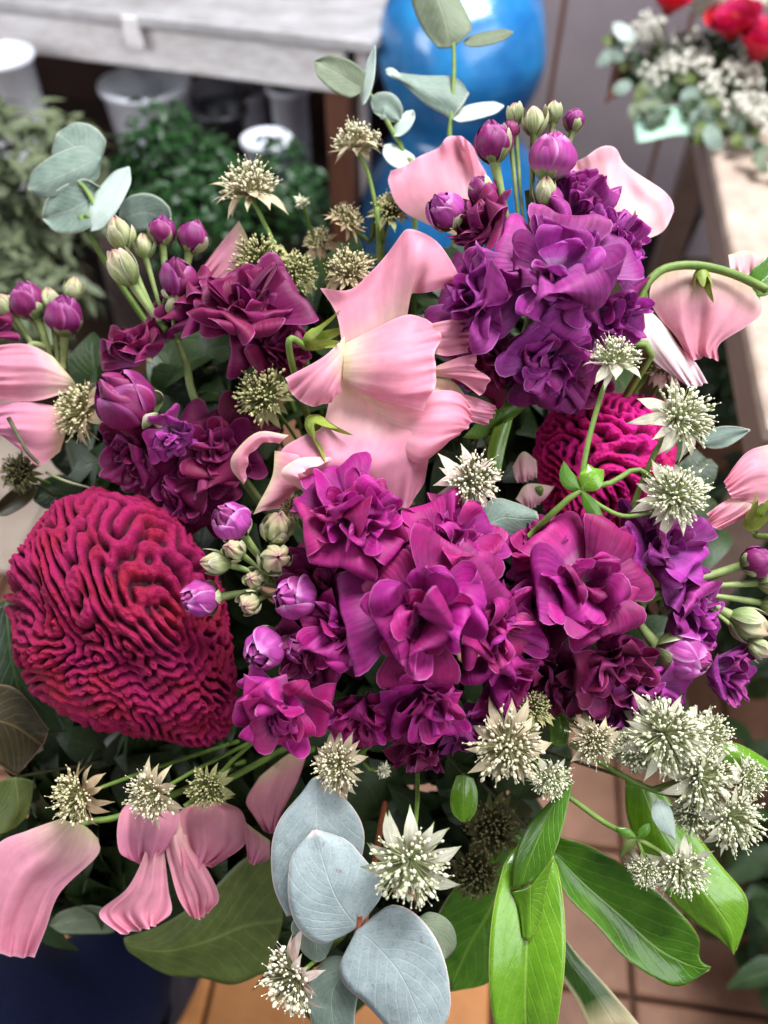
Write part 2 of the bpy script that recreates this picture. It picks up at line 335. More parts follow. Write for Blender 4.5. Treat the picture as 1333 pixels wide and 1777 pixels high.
def leaf_rows(mid, wid, prof=None, nrow=9, fold=0, roll=0):
    """rows of a leaf from a midrib (px,py,z), half width in px and an outline profile"""
    m = catm([(p[0], p[1], p[2] if len(p) > 2 else 0) for p in mid], nrow)
    t = np.gradient(m[:, :2], axis=0); t /= np.linalg.norm(t, axis=1)[:, None] + 1e-9
    pr = np.array([-t[:, 1], t[:, 0]]).T
    u = np.linspace(0, 1, nrow)
    h = {'oval': np.sqrt(np.clip(1 - (2 * u - 1) ** 2, 0, 1)) * .97 + .03,
         'lance': np.sin(math.pi * u ** .8) ** .9 * .98 + .02,
         'round': np.clip(np.sqrt(np.clip(1 - (2 * u ** .85 - 1) ** 2, 0, 1)), .04, 1)}[prof or 'oval'] * wid
    c, s_ = math.cos(roll), math.sin(roll)
    out = []
    for i in range(nrow):
        row = []
        for k in (-1, -.5, 0, .5, 1):
            row.append((m[i, 0] + pr[i, 0] * h[i] * k * c, m[i, 1] + pr[i, 1] * h[i] * k * c, m[i, 2] + h[i] * k * s_ + fold * abs(k) * h[i]))
        out.append(row)
    return out
BIND = P(700, 1190, .70)
def stem_to_bind(start, d0, r0, r1=.0022, bend=.35, mat=None, parent=None, rel=(0, 0, 0), name='stem', stop=1.0):
    a = np.array(start); b = BIND + np.array((rnd.uniform(-.012, .012), rnd.uniform(-.012, .012), rnd.uniform(-.02, .02)))
    L = np.linalg.norm(b - a); c = a - np.array(d0) * L * bend
    t = np.linspace(0, stop, 9)[:, None]
    pts = (1 - t) ** 2 * a + 2 * t * (1 - t) * c + t * t * b
    return MB().tube(pts, np.linspace(r0, r1, 9), 6).build(name, mat or M['stem'], parent, rel=rel)
def basis(z, spin=0.0):
    z = Vector(z).normalized(); q = z.to_track_quat('Z', 'Y'); return q.to_matrix() @ Matrix.Rotation(spin, 3, 'Z')
def place(o, loc, rot3, sc):
    o.matrix_basis = Matrix.LocRotScale(Vector(loc), rot3.to_quaternion(), Vector((sc,) * 3) if np.isscalar(sc) else Vector(sc))
# ------------------------------------------------------------------ setting
M['tile'] = plain_mat('terracotta tile', (106, 70, 52), (136, 96, 74), 22, .6, .35, 0, .3, .004, 6, None, .25)
M['tile_orange_lit'] = plain_mat('orange-lit terracotta tile', (176, 112, 60), (198, 136, 82), 22, .6, .35, 0, .3, .004, 6, None, .15)  # orange cast of the lighting at lower left put into the tile colour
M['tile_daylit'] = plain_mat('daylit pale tile', (206, 182, 164), (226, 206, 190), 18, .65, .35, 0, .3, .004, 6, None, .1)  # daylight on the left floor put into a paler tile colour
M['grout'] = plain_mat('grout', (70, 52, 44), (98, 76, 64), 60, .9, .2)
M['wall'] = plain_mat('dark wall', (52, 36, 34), (72, 52, 48), 6, .8, .2)
M['panel'] = plain_mat('grey panel', (128, 116, 122), (146, 134, 138), 5, .7, .3, 0, .1)
M['paint'] = plain_mat('chipped white paint', (204, 194, 190), (242, 238, 240), 26, .6, .4, 0, .5, .002, 8, (1, 1, 6), 0, 3.0)
M['paint_top'] = plain_mat('painted bench top', (150, 145, 144), (190, 187, 190), 14, .5, .4, 0, .3, .002, 8, None, 0, 2.5)
M['brown_wood'] = plain_mat('brown wood', (92, 56, 42), (122, 80, 62), 30, .6, .35, 0, .3, .002, 6, (1, 1, .2))
M['dark_wood'] = plain_mat('dark wood', (40, 28, 26), (58, 42, 38), 30, .7, .3)
M['white_pot'] = plain_mat('white enamel pot', (218, 220, 230), (236, 238, 246), 12, .4, .5, 0, .05, .001, 4, None, 0, 1.5)
M['grey_pot'] = plain_mat('grey white pot', (170, 168, 180), (196, 194, 204), 12, .5, .4)
M['black_pot'] = plain_mat('black plastic pot', (20, 20, 24), (34, 34, 40), 20, .45, .5)
M['soil'] = plain_mat('soil', (30, 22, 18), (52, 40, 30), 160, .95, .1, 0, .8, .004)
M['blue'] = plain_mat('blue glazed ceramic', (10, 76, 146), (50, 140, 200), 7, .26, .5, 0, .35, .02, 4, None, 0, 2.2, coat=.5)
M['cream_wood'] = plain_mat('plaster-stained table top', (156, 134, 120), (196, 176, 162), 16, .75, .3, 0, .5, .004, 8, None, 0, 3.0)
M['side_wood'] = plain_mat('weathered side board', (120, 98, 88), (150, 126, 114), 24, .7, .3, 0, .4, .003, 7, (1, .15, 1))
M['box_leaf'] = leaf_mat('box leaf', (24, 56, 26), (46, 88, 40), (90, 130, 70), .35, .15, .2, .5, .1)
M['shrub_leaf'] = leaf_mat('grey-green shrub leaf', (72, 84, 60), (128, 136, 102), (160, 164, 130), .5, .15, .2, .4, .1)
M['navy'] = plain_mat('navy cotton', (9, 13, 36), (20, 27, 58), 420, .9, .15, 0, .6, .0015, 4, None, 0, 2.5, 0, .05)
M['mint'] = plain_mat('mint green paper', (160, 196, 172), (184, 216, 194), 10, .6, .3, .1, .1)
M['rose'] = petal_mat('red rose petal', [(0, (150, 10, 40)), (.5, (182, 14, 54)), (1, (200, 30, 74))], (220, 70, 110), transl=.15, vein=.15, val=.2)
M['gyp'] = plain_mat('white filler buds', (176, 170, 156), (216, 212, 200), 300, .6)
M['gyp_stem'] = plain_mat('filler stalk', (96, 110, 70), (120, 130, 86), 100, .6)
M['white_petal'] = petal_mat('white petal', [(0, (220, 215, 190)), (1, (240, 238, 232))], (250, 250, 250), transl=.2, vein=.1)
M['orange_bit'] = plain_mat('tan wood', (176, 128, 86), (198, 152, 108), 30, .6)
fl = MB().box((0.2, 1.2, -.012), (5.2, 5.2, .02)).build('floor', M['grout']); fl['kind'] = 'structure'
tm = {k: MB().box((0, 0, 0), (.194, .194, .016), 0, 0, .004).mesh('tile', M[k], False) for k in ('tile', 'tile_orange_lit', 'tile_daylit')}
yaw = math.radians(-7)
for i in range(-8, 7):
    for j in range(-1, 10):
        x, y = i * .2 + .03, j * .2 - .08
        X = x * math.cos(yaw) - y * math.sin(yaw); Y = x * math.sin(yaw) + y * math.cos(yaw)
        if abs(X) > 1.5: continue
        k = 'tile_daylit' if X < -.62 and Y > .86 else ('tile_orange_lit' if X < 0.05 and Y < .4 else 'tile')
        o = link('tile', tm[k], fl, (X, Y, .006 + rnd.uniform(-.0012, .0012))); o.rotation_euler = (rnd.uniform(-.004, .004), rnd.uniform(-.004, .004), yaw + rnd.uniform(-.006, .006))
wl = MB().box((0, 2.75, 1.1), (6, .1, 2.2)).build('wall', M['wall']); wl['kind'] = 'structure'
# grey panelled board standing behind the vase
t = thing('panel_board', 'grey-mauve panelled board standing behind the blue vase and red rose bouquet', 'board', (.45, 2.1, 0))
for i, (x, wd) in enumerate(((.05, .30), (.36, .30), (.67, .30))):
    MB().box((x - .23, 0, .55), (wd, .02, 1.10), 0, 0, .004).build('panel', M['panel'], t, smooth=False)
for x in (-.18 + .155 - .05, -.18 + .465 - .05):
    MB().box((x + .05, -.002, .55), (.012, .016, 1.10)).build('batten', M['brown_wood'], t, smooth=False)
# white painted bench
bz = math.radians(-16.7); c0 = np.array((-.02, 1.476)); ex = np.array((math.cos(bz), math.sin(bz))); ey = np.array((-math.sin(bz), math.cos(bz)))
def bl(a, b, z): q = c0 + ex * a + ey * b; return (q[0], q[1], z)
bench = thing('painted_bench', 'worn white painted wooden bench with chipped edges at the top left', 'bench', bl(-.6, .3, 0)); BR = np.array(bl(-.6, .3, 0))
for i in range(4):
    MB().box(bl(-.65 + .004 * i, .075 + .15 * i, .79 - .001 * i), (1.3, .147, .022), bz, 0, .004).build('plank', M['paint_top'], bench, rel=BR, smooth=False)
MB().box(bl(-.62, .030, .737), (1.12, .022, .074), bz, 0, .004).build('apron', M['paint'], bench, rel=BR, smooth=False)
MB().box(bl(-.035, .3, .737), (.022, .52, .074), bz, 0, .004).build('apron', M['paint'], bench, rel=BR, smooth=False)
MB().box(bl(-.47, .004, .770), (.03, .012, .055), bz, 0, .003).build('bracket', M['paint'], bench, rel=BR, smooth=False)
for a, b in ((-.085, .06), (-.085, .54), (-1.2, .06), (-1.2, .54)):
    MB().box(bl(a, b, .35), (.045, .045, .70), bz, 0, .003).build('leg', M['brown_wood'], bench, rel=BR, smooth=False)
MB().box(bl(-.05, .10, .42), (.016, .02, .60), bz, 0, .003).build('post', M['paint'], bench, rel=BR, smooth=False)
MB().box(bl(-.65, .30, .365), (1.1, .50, .02), bz).build('lower_shelf', M['dark_wood'], bench, rel=BR, smooth=False)
stg = thing('display_step', 'dark wooden display step before the bench, carrying the potted plants', 'step', bl(-.7, -.2, 0)); SR = np.array(bl(-.7, -.2, 0))
for i in range(3):
    MB().box(bl(-.7, -.10 - .125 * i, .385), (1.15, .12, .025), bz, 0, .003).build('board', M['dark_wood'], stg, rel=SR, smooth=False)
for a, b in ((-1.2, -.08), (-1.2, -.36), (-.18, -.08), (-.18, -.36)):
    MB().box(bl(a, b, .186), (.05, .04, .372), bz).build('leg', M['dark_wood'], stg, rel=SR, smooth=False)
def pot(name, label, c, r, h, mat, taper=.78, soil=False, rim=.006, cat='pot', n=36, flare=.0):
    t = thing(name, label, cat, c, 'pots around the bench')
    MB().lathe([(r * taper, 0), (r * (taper + (1 - taper) * .5), h * .5), (r - .001, h - .014), (r + rim, h - .012), (r + rim + .001, h - .002), (r + rim - .002, h), (r - .005, h), (r * .97 - .006, h * .7), (r * taper - .006, .012), (0, .012)], n=n).build('body', M[mat], t)
    MB().lathe([(0, -.0), (r * taper, 0)], n=n).build('base', M[mat], t)
    if soil: MB().lathe([(r * .95, h * .86), (r * .5, h * .88), (0, h * .87)], n=20).build('soil', M['soil'], t)
    return t
q = Gy(250, 140, 1.74); pot('enamel_pot', 'wide white pot with a rolled rim under the bench', (q[0], q[1], .376), .092, q[2] - .376, 'white_pot')
q = Gy(-8, 92, 1.60); pot('enamel_pot', 'white pot cut by the left edge, above the grey shrub', (q[0], q[1], .376), .062, q[2] - .376, 'white_pot')
q = Gy(395, 150, 1.88); pot('enamel_pot', 'tall greyish pot standing behind the black one', (q[0], q[1], .376), .085, q[2] - .376, 'grey_pot', .95)
q = Gy(380, 185, 1.62); pot('plastic_pot', 'small black pot beside the green box plant', (q[0], q[1], .376), .050, q[2] - .376, 'black_pot')
q = Gy(500, 148, 1.78); pot('enamel_pot', 'slim white pot next to the brown bench leg', (q[0], q[1], .376), .042, q[2] - .376, 'white_pot', .9)
q = Gy(462, 238, 1.48); pot('enamel_pot', 'small white pot in front, right of the box plant', (q[0], q[1], .398), .042, q[2] - .398, 'white_pot', .8)
def leafball(name, n, c, rad, L, Wd, mat, parent, rel, seed, up=.4, core=.45):
    r_ = random.Random(seed); VV = []; FF = []; UU = []; off = 0
    nu, nv = 5, 3; bu, bv = np.meshgrid(np.linspace(0, 1, nu), np.linspace(-1, 1, nv), indexing='ij')
    lob = [np.array([r_.gauss(0, 1) for _ in range(3)]) for _ in range(9)]; lob = [l / np.linalg.norm(l) for l in lob]
    for i in range(n):
        d = np.array([r_.gauss(0, 1) for _ in range(3)]); d /= np.linalg.norm(d)
        bump = .72 + .50 * max(0, max(float(d @ l) for l in lob) - .55) / .45
        p = np.array(c) + d * np.array(rad) * (core + (1 - core) * r_.random() ** .5) * bump
        z = Vector(d * .6 + np.array([r_.uniform(-.7, .7), r_.uniform(-.7, .7), r_.uniform(-.4, .8) + up])); Bm = np.array(basis(z, r_.uniform(0, 6.28)))
        l = L * r_.uniform(.5, 1.5); px_ = bu * l; py_ = Wd * np.sin(math.pi * np.clip(bu, .03, .97)) * bv; pz_ = .25 * np.abs(py_) - .3 * px_ ** 2 / l
        VV.append(np.stack([px_, py_, pz_], -1).reshape(-1, 3) @ Bm.T + p - np.array(rel)); FF.append(gridfaces(nu, nv, off)); UU.append(griduv(nu, nv)); off += nu * nv
    o = link(name, newmesh(name, np.vstack(VV), np.vstack(FF), M[mat], np.vstack(UU)), parent); o['kind'] = 'stuff'
    return o
def potplant(name, label, c, rad, n, L, Wd, mat, potz, seed, potmat='black_pot'):
    t = thing(name, label, 'plant', (c[0], c[1], potz)); rel = np.array((c[0], c[1], potz))
    leafball('crown', n, c, rad, L, Wd, mat, t, rel, seed)
    h = max(.06, c[2] - rad[2] * .55 - potz); r = min(rad[0] * .6, .09)
    MB().lathe([(0, 0), (r * .78, 0), (r, h), (r + .005, h), (r - .004, h - .004), (0, h - .015)], n=28).build('pot', M[potmat], t)
    for k in range(7):
        a = k * .9; e = np.array(c) - rel + np.array((math.cos(a), math.sin(a), .3)) * np.array(rad) * .6
        MB().tube([(math.cos(a) * .01, math.sin(a) * .01, h - .02), e * .5 + np.array((0, 0, h * .4)), e], [.003, .0025, .0015], 5, 0, 6).build('branch', M['stem_dark'], t)
    return t
q = P(305, 325, 1.33); potplant('box_plant', 'bushy dark green box plant in front of the white pots', q, (.115, .115, .11), 1500, .022, .0065, 'box_leaf', .398, 3)
q = P(480, 330, 1.42); potplant('box_plant', 'smaller green plant behind the buff astrantias', q, (.085, .08, .085), 600, .022, .0065, 'box_leaf', .398, 4)
q = P(45, 345, 1.16); potplant('grey_shrub', 'grey-green leafy shrub at the upper left edge', q, (.135, .12, .125), 950, .042, .0075, 'shrub_leaf', .398, 5)
q = P(20, 520, 1.08); potplant('grey_shrub', 'darker low shrub at the left edge behind the stock tip', q, (.09, .08, .07), 420, .035, .007, 'shrub_leaf', .398, 6)
# blue vase
q = Gy(803, 88, 1.56); vx, vy, vz = q
t = thing('blue_vase', 'large glossy blue ceramic gourd vase behind the bouquet', 'vase', (vx, vy, 0))
prof = [(0, .0), (.10, .0), (.12, .02), (.17, .18), (.198, .36), (.19, .48), (.155, .565), (.118, .61), (.108, .632), (.118, .655), (.142, .69), (.158, .74), (.158, .78), (.142, .835), (.105, .875), (.075, .895), (.066, .92), (.075, .945), (.07, .95), (.058, .92), (.064, .89)]
pr = catm(np.array(prof), 70); pr[:, 0] = np.maximum(pr[:, 0], 0)
vb = MB().lathe(pr, n=64); va = np.arctan2(vb.V[0][:, 1], vb.V[0][:, 0]); vb.V[0][:, :2] *= (1 + .045 * np.sin(2 * va + .6 + 6 * vb.V[0][:, 2]) + .022 * np.sin(5 * va + 14 * vb.V[0][:, 2]))[:, None]
vb.build('body', M['blue'], t)
# table at right with the rose bouquet
tr = thing('plaster_table', 'plaster-stained pale wooden table at the right edge', 'table', (.85, 1.2, 0)); TR = np.array((.85, 1.2, 0))
a0 = np.array((.449, .889)); a1 = np.array((.510, 1.232)); dirn = (a1 - a0) / np.linalg.norm(a1 - a0); per = np.array((dirn[1], -dirn[0])); rz_ = math.atan2(dirn[1], dirn[0])
def tl(s, r, z): p = a0 + dirn * s + per * r; return (p[0], p[1], z)
for i in range(4):
    MB().box(tl(.2, .09 + .182 * i, .74 - .0012 * (i % 2)), (1.04, .18, .022), rz_, 0, .004).build('plank', M['cream_wood'], tr, rel=TR, smooth=False)
MB().box(tl(.2, .024, .697), (1.0, .03, .062), rz_, 0, .003).build('side_board', M['side_wood'], tr, rel=TR, smooth=False)
MB().box(tl(-.29, .37, .697), (.03, .66, .062), rz_, 0, .003).build('side_board', M['side_wood'], tr, rel=TR, smooth=False)
for s, r in ((-.25, .06), (.66, .06), (-.25, .66), (.66, .66)):
    MB().box(tl(s, r, .334), (.05, .05, .664), rz_, 0, .003).build('leg', M['side_wood'], tr, rel=TR, smooth=False)
# mint paper strip
A = [Gz(1100, 205, .757), Gz(1180, 186, .759), Gz(1245, 190, .757), Gz(1262, 232, .757), Gz(1180, 240, .758), Gz(1106, 247, .757)]
n = (12, 8); top = catm(np.array(A[:3]), 12); bot = catm(np.array(A[5:2:-1]), 12)
W = np.stack([top * (1 - f) + bot * f for f in np.linspace(0, 1, 8)], 1).reshape(-1, 3); W[:, 2] += .003 * np.sin(W[:, 0] * 60) + .002
o = link('paper_strip', newmesh('paper_strip', W - A[0], gridfaces(12, 8), M['mint'], griduv(12, 8)), None, A[0]); md = o.modifiers.new('thickness', 'SOLIDIFY'); md.thickness = .0015
tag(o, 'mint green paper strip sticking out over the table edge below the red roses', 'paper')
# rose bouquet
rq = Gz(1250, 118, .80)
def over(x, y, z): return float((Gz(x, y, z) - CAM) @ FW)
t = thing('rose_bouquet', 'bouquet of red roses, white filler buds and grey leaves lying on the pale table', 'bouquet', rq); RQ = np.array(rq)
def rose(px, py, dd, r, seed, mat='rose'):
    rs = random.Random(seed); c = P(px, py, dd) - RQ; o = link('rose', MB().lathe([(0, -.5), (.3, -.4), (.5, 0), (.35, .5), (0, .6)], n=12).mesh('rose', M[mat]), t)
    R = r * dd / F; place(o, c, basis(fv(rs.uniform(-.4, .1), rs.uniform(.2, .6), .9), seed), R)
    for lay, (nn, s, tl_) in enumerate(((5, 1.0, -.05), (5, .85, .25), (4, .66, .5), (3, .48, .75))):
        for k in range(nn):
            V, Fc, uv = ROSEP
            p = link('petal', ROSE[(lay + k) % 3] if mat == 'rose' else ROSEW[(lay + k) % 3], o)
            place(p, (0, 0, -.35 + .1 * lay), Matrix.Rotation(k * 2 * math.pi / nn + lay * .7, 3, 'Z') @ Matrix.Rotation(-tl_ * .6, 3, 'Y'), s * rs.uniform(.95, 1.1))
def rosepetal(seed):
    nu, nv = 9, 9; u, v = np.meshgrid(np.linspace(0, 1, nu), np.linspace(-1, 1, nv), indexing='ij')
    a = v * (.5 + .45 * np.sin(u * 2.2)); r = .15 + .85 * np.sin(np.clip(u * 1.45, 0, 1.57)) + .12 * np.clip(u - .75, 0, 1) * 2
    z = 1.05 * u * (1 - .12 * v ** 2) - .15 * np.clip(u - .85, 0, 1) * 3
    return np.stack([r * np.cos(a), r * np.sin(a), z], -1).reshape(-1, 3), gridfaces(nu, nv), griduv(nu, nv)
ROSEP = rosepetal(0); ROSE = [newmesh('petal', ROSEP[0] * (1 + .04 * k), ROSEP[1], M['rose'], ROSEP[2]) for k in range(3)]
ROSEW = [newmesh('petal', ROSEP[0] * (1 + .04 * k), ROSEP[1], M['white_petal'], ROSEP[2]) for k in range(3)]
for i, (x, y, r) in enumerate([(1162, 10, 30), (1272, 48, 40), (1318, 84, 43), (1362, 60, 38), (1240, -40, 34)]): rose(x, y, 1.23 + .01 * (i % 2), r, i)
for i, (x, y, r) in enumerate([(1218, 8, 32), (1312, 8, 36)]): rose(x, y, 1.27, r, 10 + i, 'white_petal')
rs = random.Random(4); bb = MB()
CL = [(rs.uniform(1080, 1340), rs.uniform(-50, 45)) for _ in range(24)]
for k in range(430):
    f = rs.random(); cl = rs.choice(CL); x = cl[0] + rs.gauss(0, 13); y = 62 + (cl[0] - 1075) * .43 + cl[1] + rs.gauss(0, 12)
    p = P(x, y, min(1.32, over(x, y, .80)) + rs.uniform(-.03, .03)) - RQ
    kk = rs.uniform(.003, .0062)
    bb.lathe([(0, -kk), (kk * .8, -kk * .4), (kk, kk * .3), (kk * .5, kk * 1.1), (0, kk * 1.3)], p, 6, 0)
    if k % 3 == 0: bb.tube([p, p * .6 + np.array((0, 0, -.05))], [.0012, .0012], 3, 1)
o = bb.build('filler_buds', [M['gyp'], M['gyp_stem']], t); o['kind'] = 'stuff'
for k in range(60):
    x = rs.uniform(1070, 1360); y = 92 + (x - 1070) * .42 + rs.uniform(-25, 75); a = rs.uniform(2.6, 5.2)
    L = rs.uniform(28, 52); dd = min(1.33, over(x, y + 10, .775)) - rs.uniform(0, .02)
    sheet('leaf', leaf_rows([(x, y), (x + L * .5 * math.cos(a), y - L * .5 * math.sin(a), 6), (x + L * math.cos(a), y - L * math.sin(a))], rs.uniform(9, 15), 'oval'), Z0, dd, M[rs.choice(['euc_grey', 'leaf_dark', 'leaf_olive', 'euc_olive'])], t, RQ, n=(10, 7))
sheet('leaf', leaf_rows([(1105, 70), (1085, 58, 6), (1065, 40)], 13, 'oval'), Z0, 1.3, M['euc_pale'], t, RQ, n=(10, 7))
leafball('leaf_mass', 420, P(1260, 125, 1.34), (.15, .10, .05), .035, .010, 'leaf_dark', t, RQ, 8)
wq = P(1070, 150, 1.36)
for k in range(1):
    o = sheet('wrapping', [[(1092, 40, 0), (1100, 60, 8), (1105, 90, 0)], [(1070, 90, 0), (1080, 110, 10), (1092, 130, 0)], [(1050, 180, 0), (1062, 172, 6), (1085, 158, 0)]], Z0, 1.36, M['brown_wood'], t, RQ, n=(10, 7), thick=.001)
# clutter in the shade under the table
q = Gz(1120, 470, .0); pot('plastic_pot', 'dark plastic pot in the shade left of the pale table', (q[0], q[1], .012), .11, .22, 'black_pot')
q = Gz(1150, 330, .0); pot('clay_pot', 'brown pot on the floor behind the folded pale sweet pea', (q[0], q[1], .012), .12, .26, 'brown_wood')
q = Gz(1080, 300, .0); pot('grey_pot', 'dull grey pot on the floor near the panelled board', (q[0], q[1] , .012), .09, .18, 'grey_pot')
# dark plants standing on the floor at lower right
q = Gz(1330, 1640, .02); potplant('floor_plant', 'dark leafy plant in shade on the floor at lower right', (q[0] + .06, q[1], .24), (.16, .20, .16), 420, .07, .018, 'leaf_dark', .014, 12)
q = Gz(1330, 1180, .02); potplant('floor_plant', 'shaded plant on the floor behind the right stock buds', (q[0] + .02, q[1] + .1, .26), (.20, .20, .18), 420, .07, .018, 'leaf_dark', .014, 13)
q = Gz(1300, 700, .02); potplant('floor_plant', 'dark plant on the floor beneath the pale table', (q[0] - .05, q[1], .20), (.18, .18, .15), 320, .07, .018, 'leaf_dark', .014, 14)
# the person's bent leg in navy trousers
def person():
    hip = P(-560, 1960, .62); knee = P(150, 1745, .74); ank = knee + np.array((-.02, .06, -.46)); toe = ank + np.array((.02, .16, -.06))
    ank[2] = .09; toe[2] = .045
    path = [hip, hip * .5 + knee * .5 + np.array((0, 0, .01)), knee * .88 + hip * .12, knee + np.array((.012, .012, -.012)), knee * .85 + ank * .15, knee * .4 + ank * .6, ank, toe * .4 + ank * .6 + np.array((0, 0, -.03)), toe]
    rad = [.085, .078, .070, .062, .058, .055, .045, .042, .03]
    pts = catm(np.array(path), 60); rr = catm(np.array(rad)[:, None], 60)[:, 0]
    b = MB().tube(pts, rr, 28)
    V = b.V[0]; k = np.arange(len(V)) // 28; cc = pts[k]; dv = V - cc
    a = np.tile(np.arange(28), 60) * 2 * math.pi / 28
    fold = 1 + .11 * np.sin(k * .9 + 2 * np.sin(a * 2)) * np.exp(-((k - 24) / 9.) ** 2) + .045 * np.sin(a * 4 + k * .35) * np.sin(k * .21)
    b.V[0] = cc + dv * fold[:, None]
    o = b.build('person', M['navy'], None, ank * np.array((1, 1, 0)), rel=ank * np.array((1, 1, 0)))
    tag(o, 'person with only a bent knee in navy trousers showing at lower left', 'person')
person()
# ------------------------------------------------------------------ flower part meshes
def unit_petal(seed, L=1.0, W=.42, p0=60, p1=-10, cup=.12, ruf=.07, notch=.06, claw=.16, n=(14, 15), curl=0):
    rs = np.random.RandomState(seed)
    u = np.sin(np.linspace(0, math.pi / 2, n[0])) ** 1.15; v = np.linspace(-1, 1, n[1])
    ph = np.radians(p0 + (p1 - p0) * u ** .8 + curl * np.clip((u - .7) / .3, 0, 1) ** 2)
    dx = np.cos(ph); dz = np.sin(ph); du = L * np.diff(u)
    X = np.concatenate([[0], np.cumsum((dx[1:] + dx[:-1]) / 2) * du]); Zc = np.concatenate([[0], np.cumsum((dz[1:] + dz[:-1]) / 2) * du])
    sm = np.clip(u / .6, 0, 1); sm = sm * sm * (3 - 2 * sm)
    wd = W * (claw + (1 - claw) * sm) * np.sqrt(np.clip(1 - np.clip((u - .48) / .52, 0, 1) ** 2.4, 0.004, 1))
    U, Vv = np.meshgrid(u, v, indexing='ij')
    back = notch * np.exp(-(Vv / .35) ** 2) * np.clip((U - .5) * 2, 0, 1)
    nx, nz = -np.sin(ph), np.cos(ph)
    r = np.zeros_like(U)
    for k in range(3):
        r += np.sin(rs.uniform(2, 4.6) * Vv * (1 if k else -1) + rs.uniform(1, 5) * U + rs.uniform(0, 6.3)) * rs.uniform(.4, 1)
    h = cup * Vv ** 2 * (wd / W)[:, None] + ruf * r * np.clip(np.maximum(U, np.abs(Vv) * U * 1.3), 0, 1) ** 1.5
    h = h + .10 * rs.uniform(-.6, 1) * np.abs(Vv) * (wd / W)[:, None] + .022 * np.sin(9 * Vv + 3 * rs.uniform(0, 2) + 4 * U) * U ** 3
    x = X[:, None] - back * np.cos(ph)[:, None] + nx[:, None] * h
    z = Zc[:, None] - back * np.sin(ph)[:, None] + nz[:, None] * h
    y = wd[:, None] * Vv + .04 * np.sin(U * 3 + seed)
    uvq = griduv(*n); uvq[:, 0] = np.repeat(u, n[1]); return np.stack([x, y, z], -1).reshape(-1, 3), gridfaces(*n), uvq
PET = {}
def petal_set(matkey):
    if matkey in PET: return PET[matkey]
    s = {'outer': [], 'mid': [], 'inner': []}
    for k in range(9):
        for lay, kw in (('outer', dict(L=1.12, W=.45, p0=46 + 3.5 * k, p1=-26 + 5.5 * k, cup=-.10 + .08 * (k % 3), ruf=.065 + .008 * k, curl=-50 + 12 * k)),
                        ('mid', dict(L=.93, W=.40, p0=70, p1=4 + 6 * k, cup=.02 + .035 * k, ruf=.085 + .008 * k, curl=-50 + 14 * k)),
                        ('inner', dict(L=.72, W=.34, p0=82, p1=34 + 9 * k, cup=.2, ruf=.12, curl=50 - 18 * k, notch=.06))):
            V, Fc, uv = unit_petal(100 * k + len(lay), **kw)
            s[lay].append(newmesh('petal', V, Fc, M[matkey], uv))
    PET[matkey] = s; return s
def receptacle(mat):
    return MB().lathe([(.0, -.16), (.05, -.14), (.06, .0), (.075, .10), (.05, .17), (.0, .19)], n=10).mesh('floret_centre', mat)
M['centre'] = plain_mat('stock floret centre', (178, 186, 120), (226, 220, 190), 400, .6)
RECEP = receptacle(M['centre'])
def floret(parent, rel, px, py, z, r, face, D, matkey, counts=(7, 6, 6), spin=None, seed=0, flat=1.0, sc=1.0):
    rs = random.Random(seed * 31 + int(px) + int(py))
    ps = petal_set(matkey); d = D - z * D / F
    R = 1.30 * r * d / F
    o = link('floret', RECEP, parent)
    place(o, P(px, py, d) - np.array(rel), basis(fv(*face), rs.uniform(0, 6.28) if spin is None else spin), (R, R, R * flat))
    for lay, cnt, rad, zz in (('outer', counts[0], .03, 0), ('mid', counts[1], .03, .05), ('inner', counts[2], .02, .09)):
        off = rs.uniform(0, 6.28)
        for k in range(cnt):
            a = off + (k + rs.uniform(-.38, .38)) * 2 * math.pi / max(cnt, 1)
            p = link('petal', rs.choice(ps[lay]), o)
            tl = Matrix.Rotation(rs.uniform(-.42, .42), 3, 'X') @ Matrix.Rotation(rs.uniform(-.34, .26), 3, 'Y')
            s = rs.uniform(.74, 1.12) * sc
            place(p, (math.cos(a) * rad, math.sin(a) * rad, zz), Matrix.Rotation(a, 3, 'Z') @ tl, (s, s * rs.uniform(.9, 1.12), s))
    return o
def bud_mesh(name, mat, ridges=5, twist=1.6, amp=.16, seed=0, open_=0.0, plump=1.0):
    nz_, na = 24, 56
    u = np.linspace(0, 1, nz_)[:, None]; a = np.linspace(0, 2 * math.pi, na, endpoint=False)[None, :]
    prof = np.sin(math.pi * np.clip(u * .955 + .035, 0, 1)) ** .6 * (1 - .10 * u) * .5 * plump
    saw = (a * ridges / (2 * math.pi) + u * twist + .13 * np.sin(3 * a + seed)) % 1.0
    rr = prof * (1 - amp * (1 - saw) ** 1.6 * np.clip(u * 2.2, 0, 1)) * (1 + .07 * np.sin(2 * a + seed) + .05 * np.sin(7 * a + 5 * u + seed) * u + .06 * np.sin(9 * u + 3 * a) * np.sin(2 * a + 1))
    z = 1.12 * u + .05 * np.sin(4 * a + seed) * u ** 3 + .06 * saw * u + open_ * .1 * np.sin(a * 3) * u
    V = np.stack([rr * np.cos(a), rr * np.sin(a), z + 0 * a], -1).reshape(-1, 3)
    U = np.repeat(np.linspace(0, 1, nz_), na); Vv = saw.ravel()
    return newmesh(name, V, gridfaces(nz_, na, 0, True)[:, ::-1].copy(), mat, np.stack([U * .9, .1 + .8 * Vv], -1))
BUD = {k: bud_mesh('bud', M[m], r, t, am, s, 0, 1.0) for k, m, r, t, am, s in (('lilac', 'stock_lilac', 5, .9, .34, 1), ('purple', 'bud_purple', 5, .8, .36, 2), ('green', 'bud_green', 6, .25, .26, 3))}
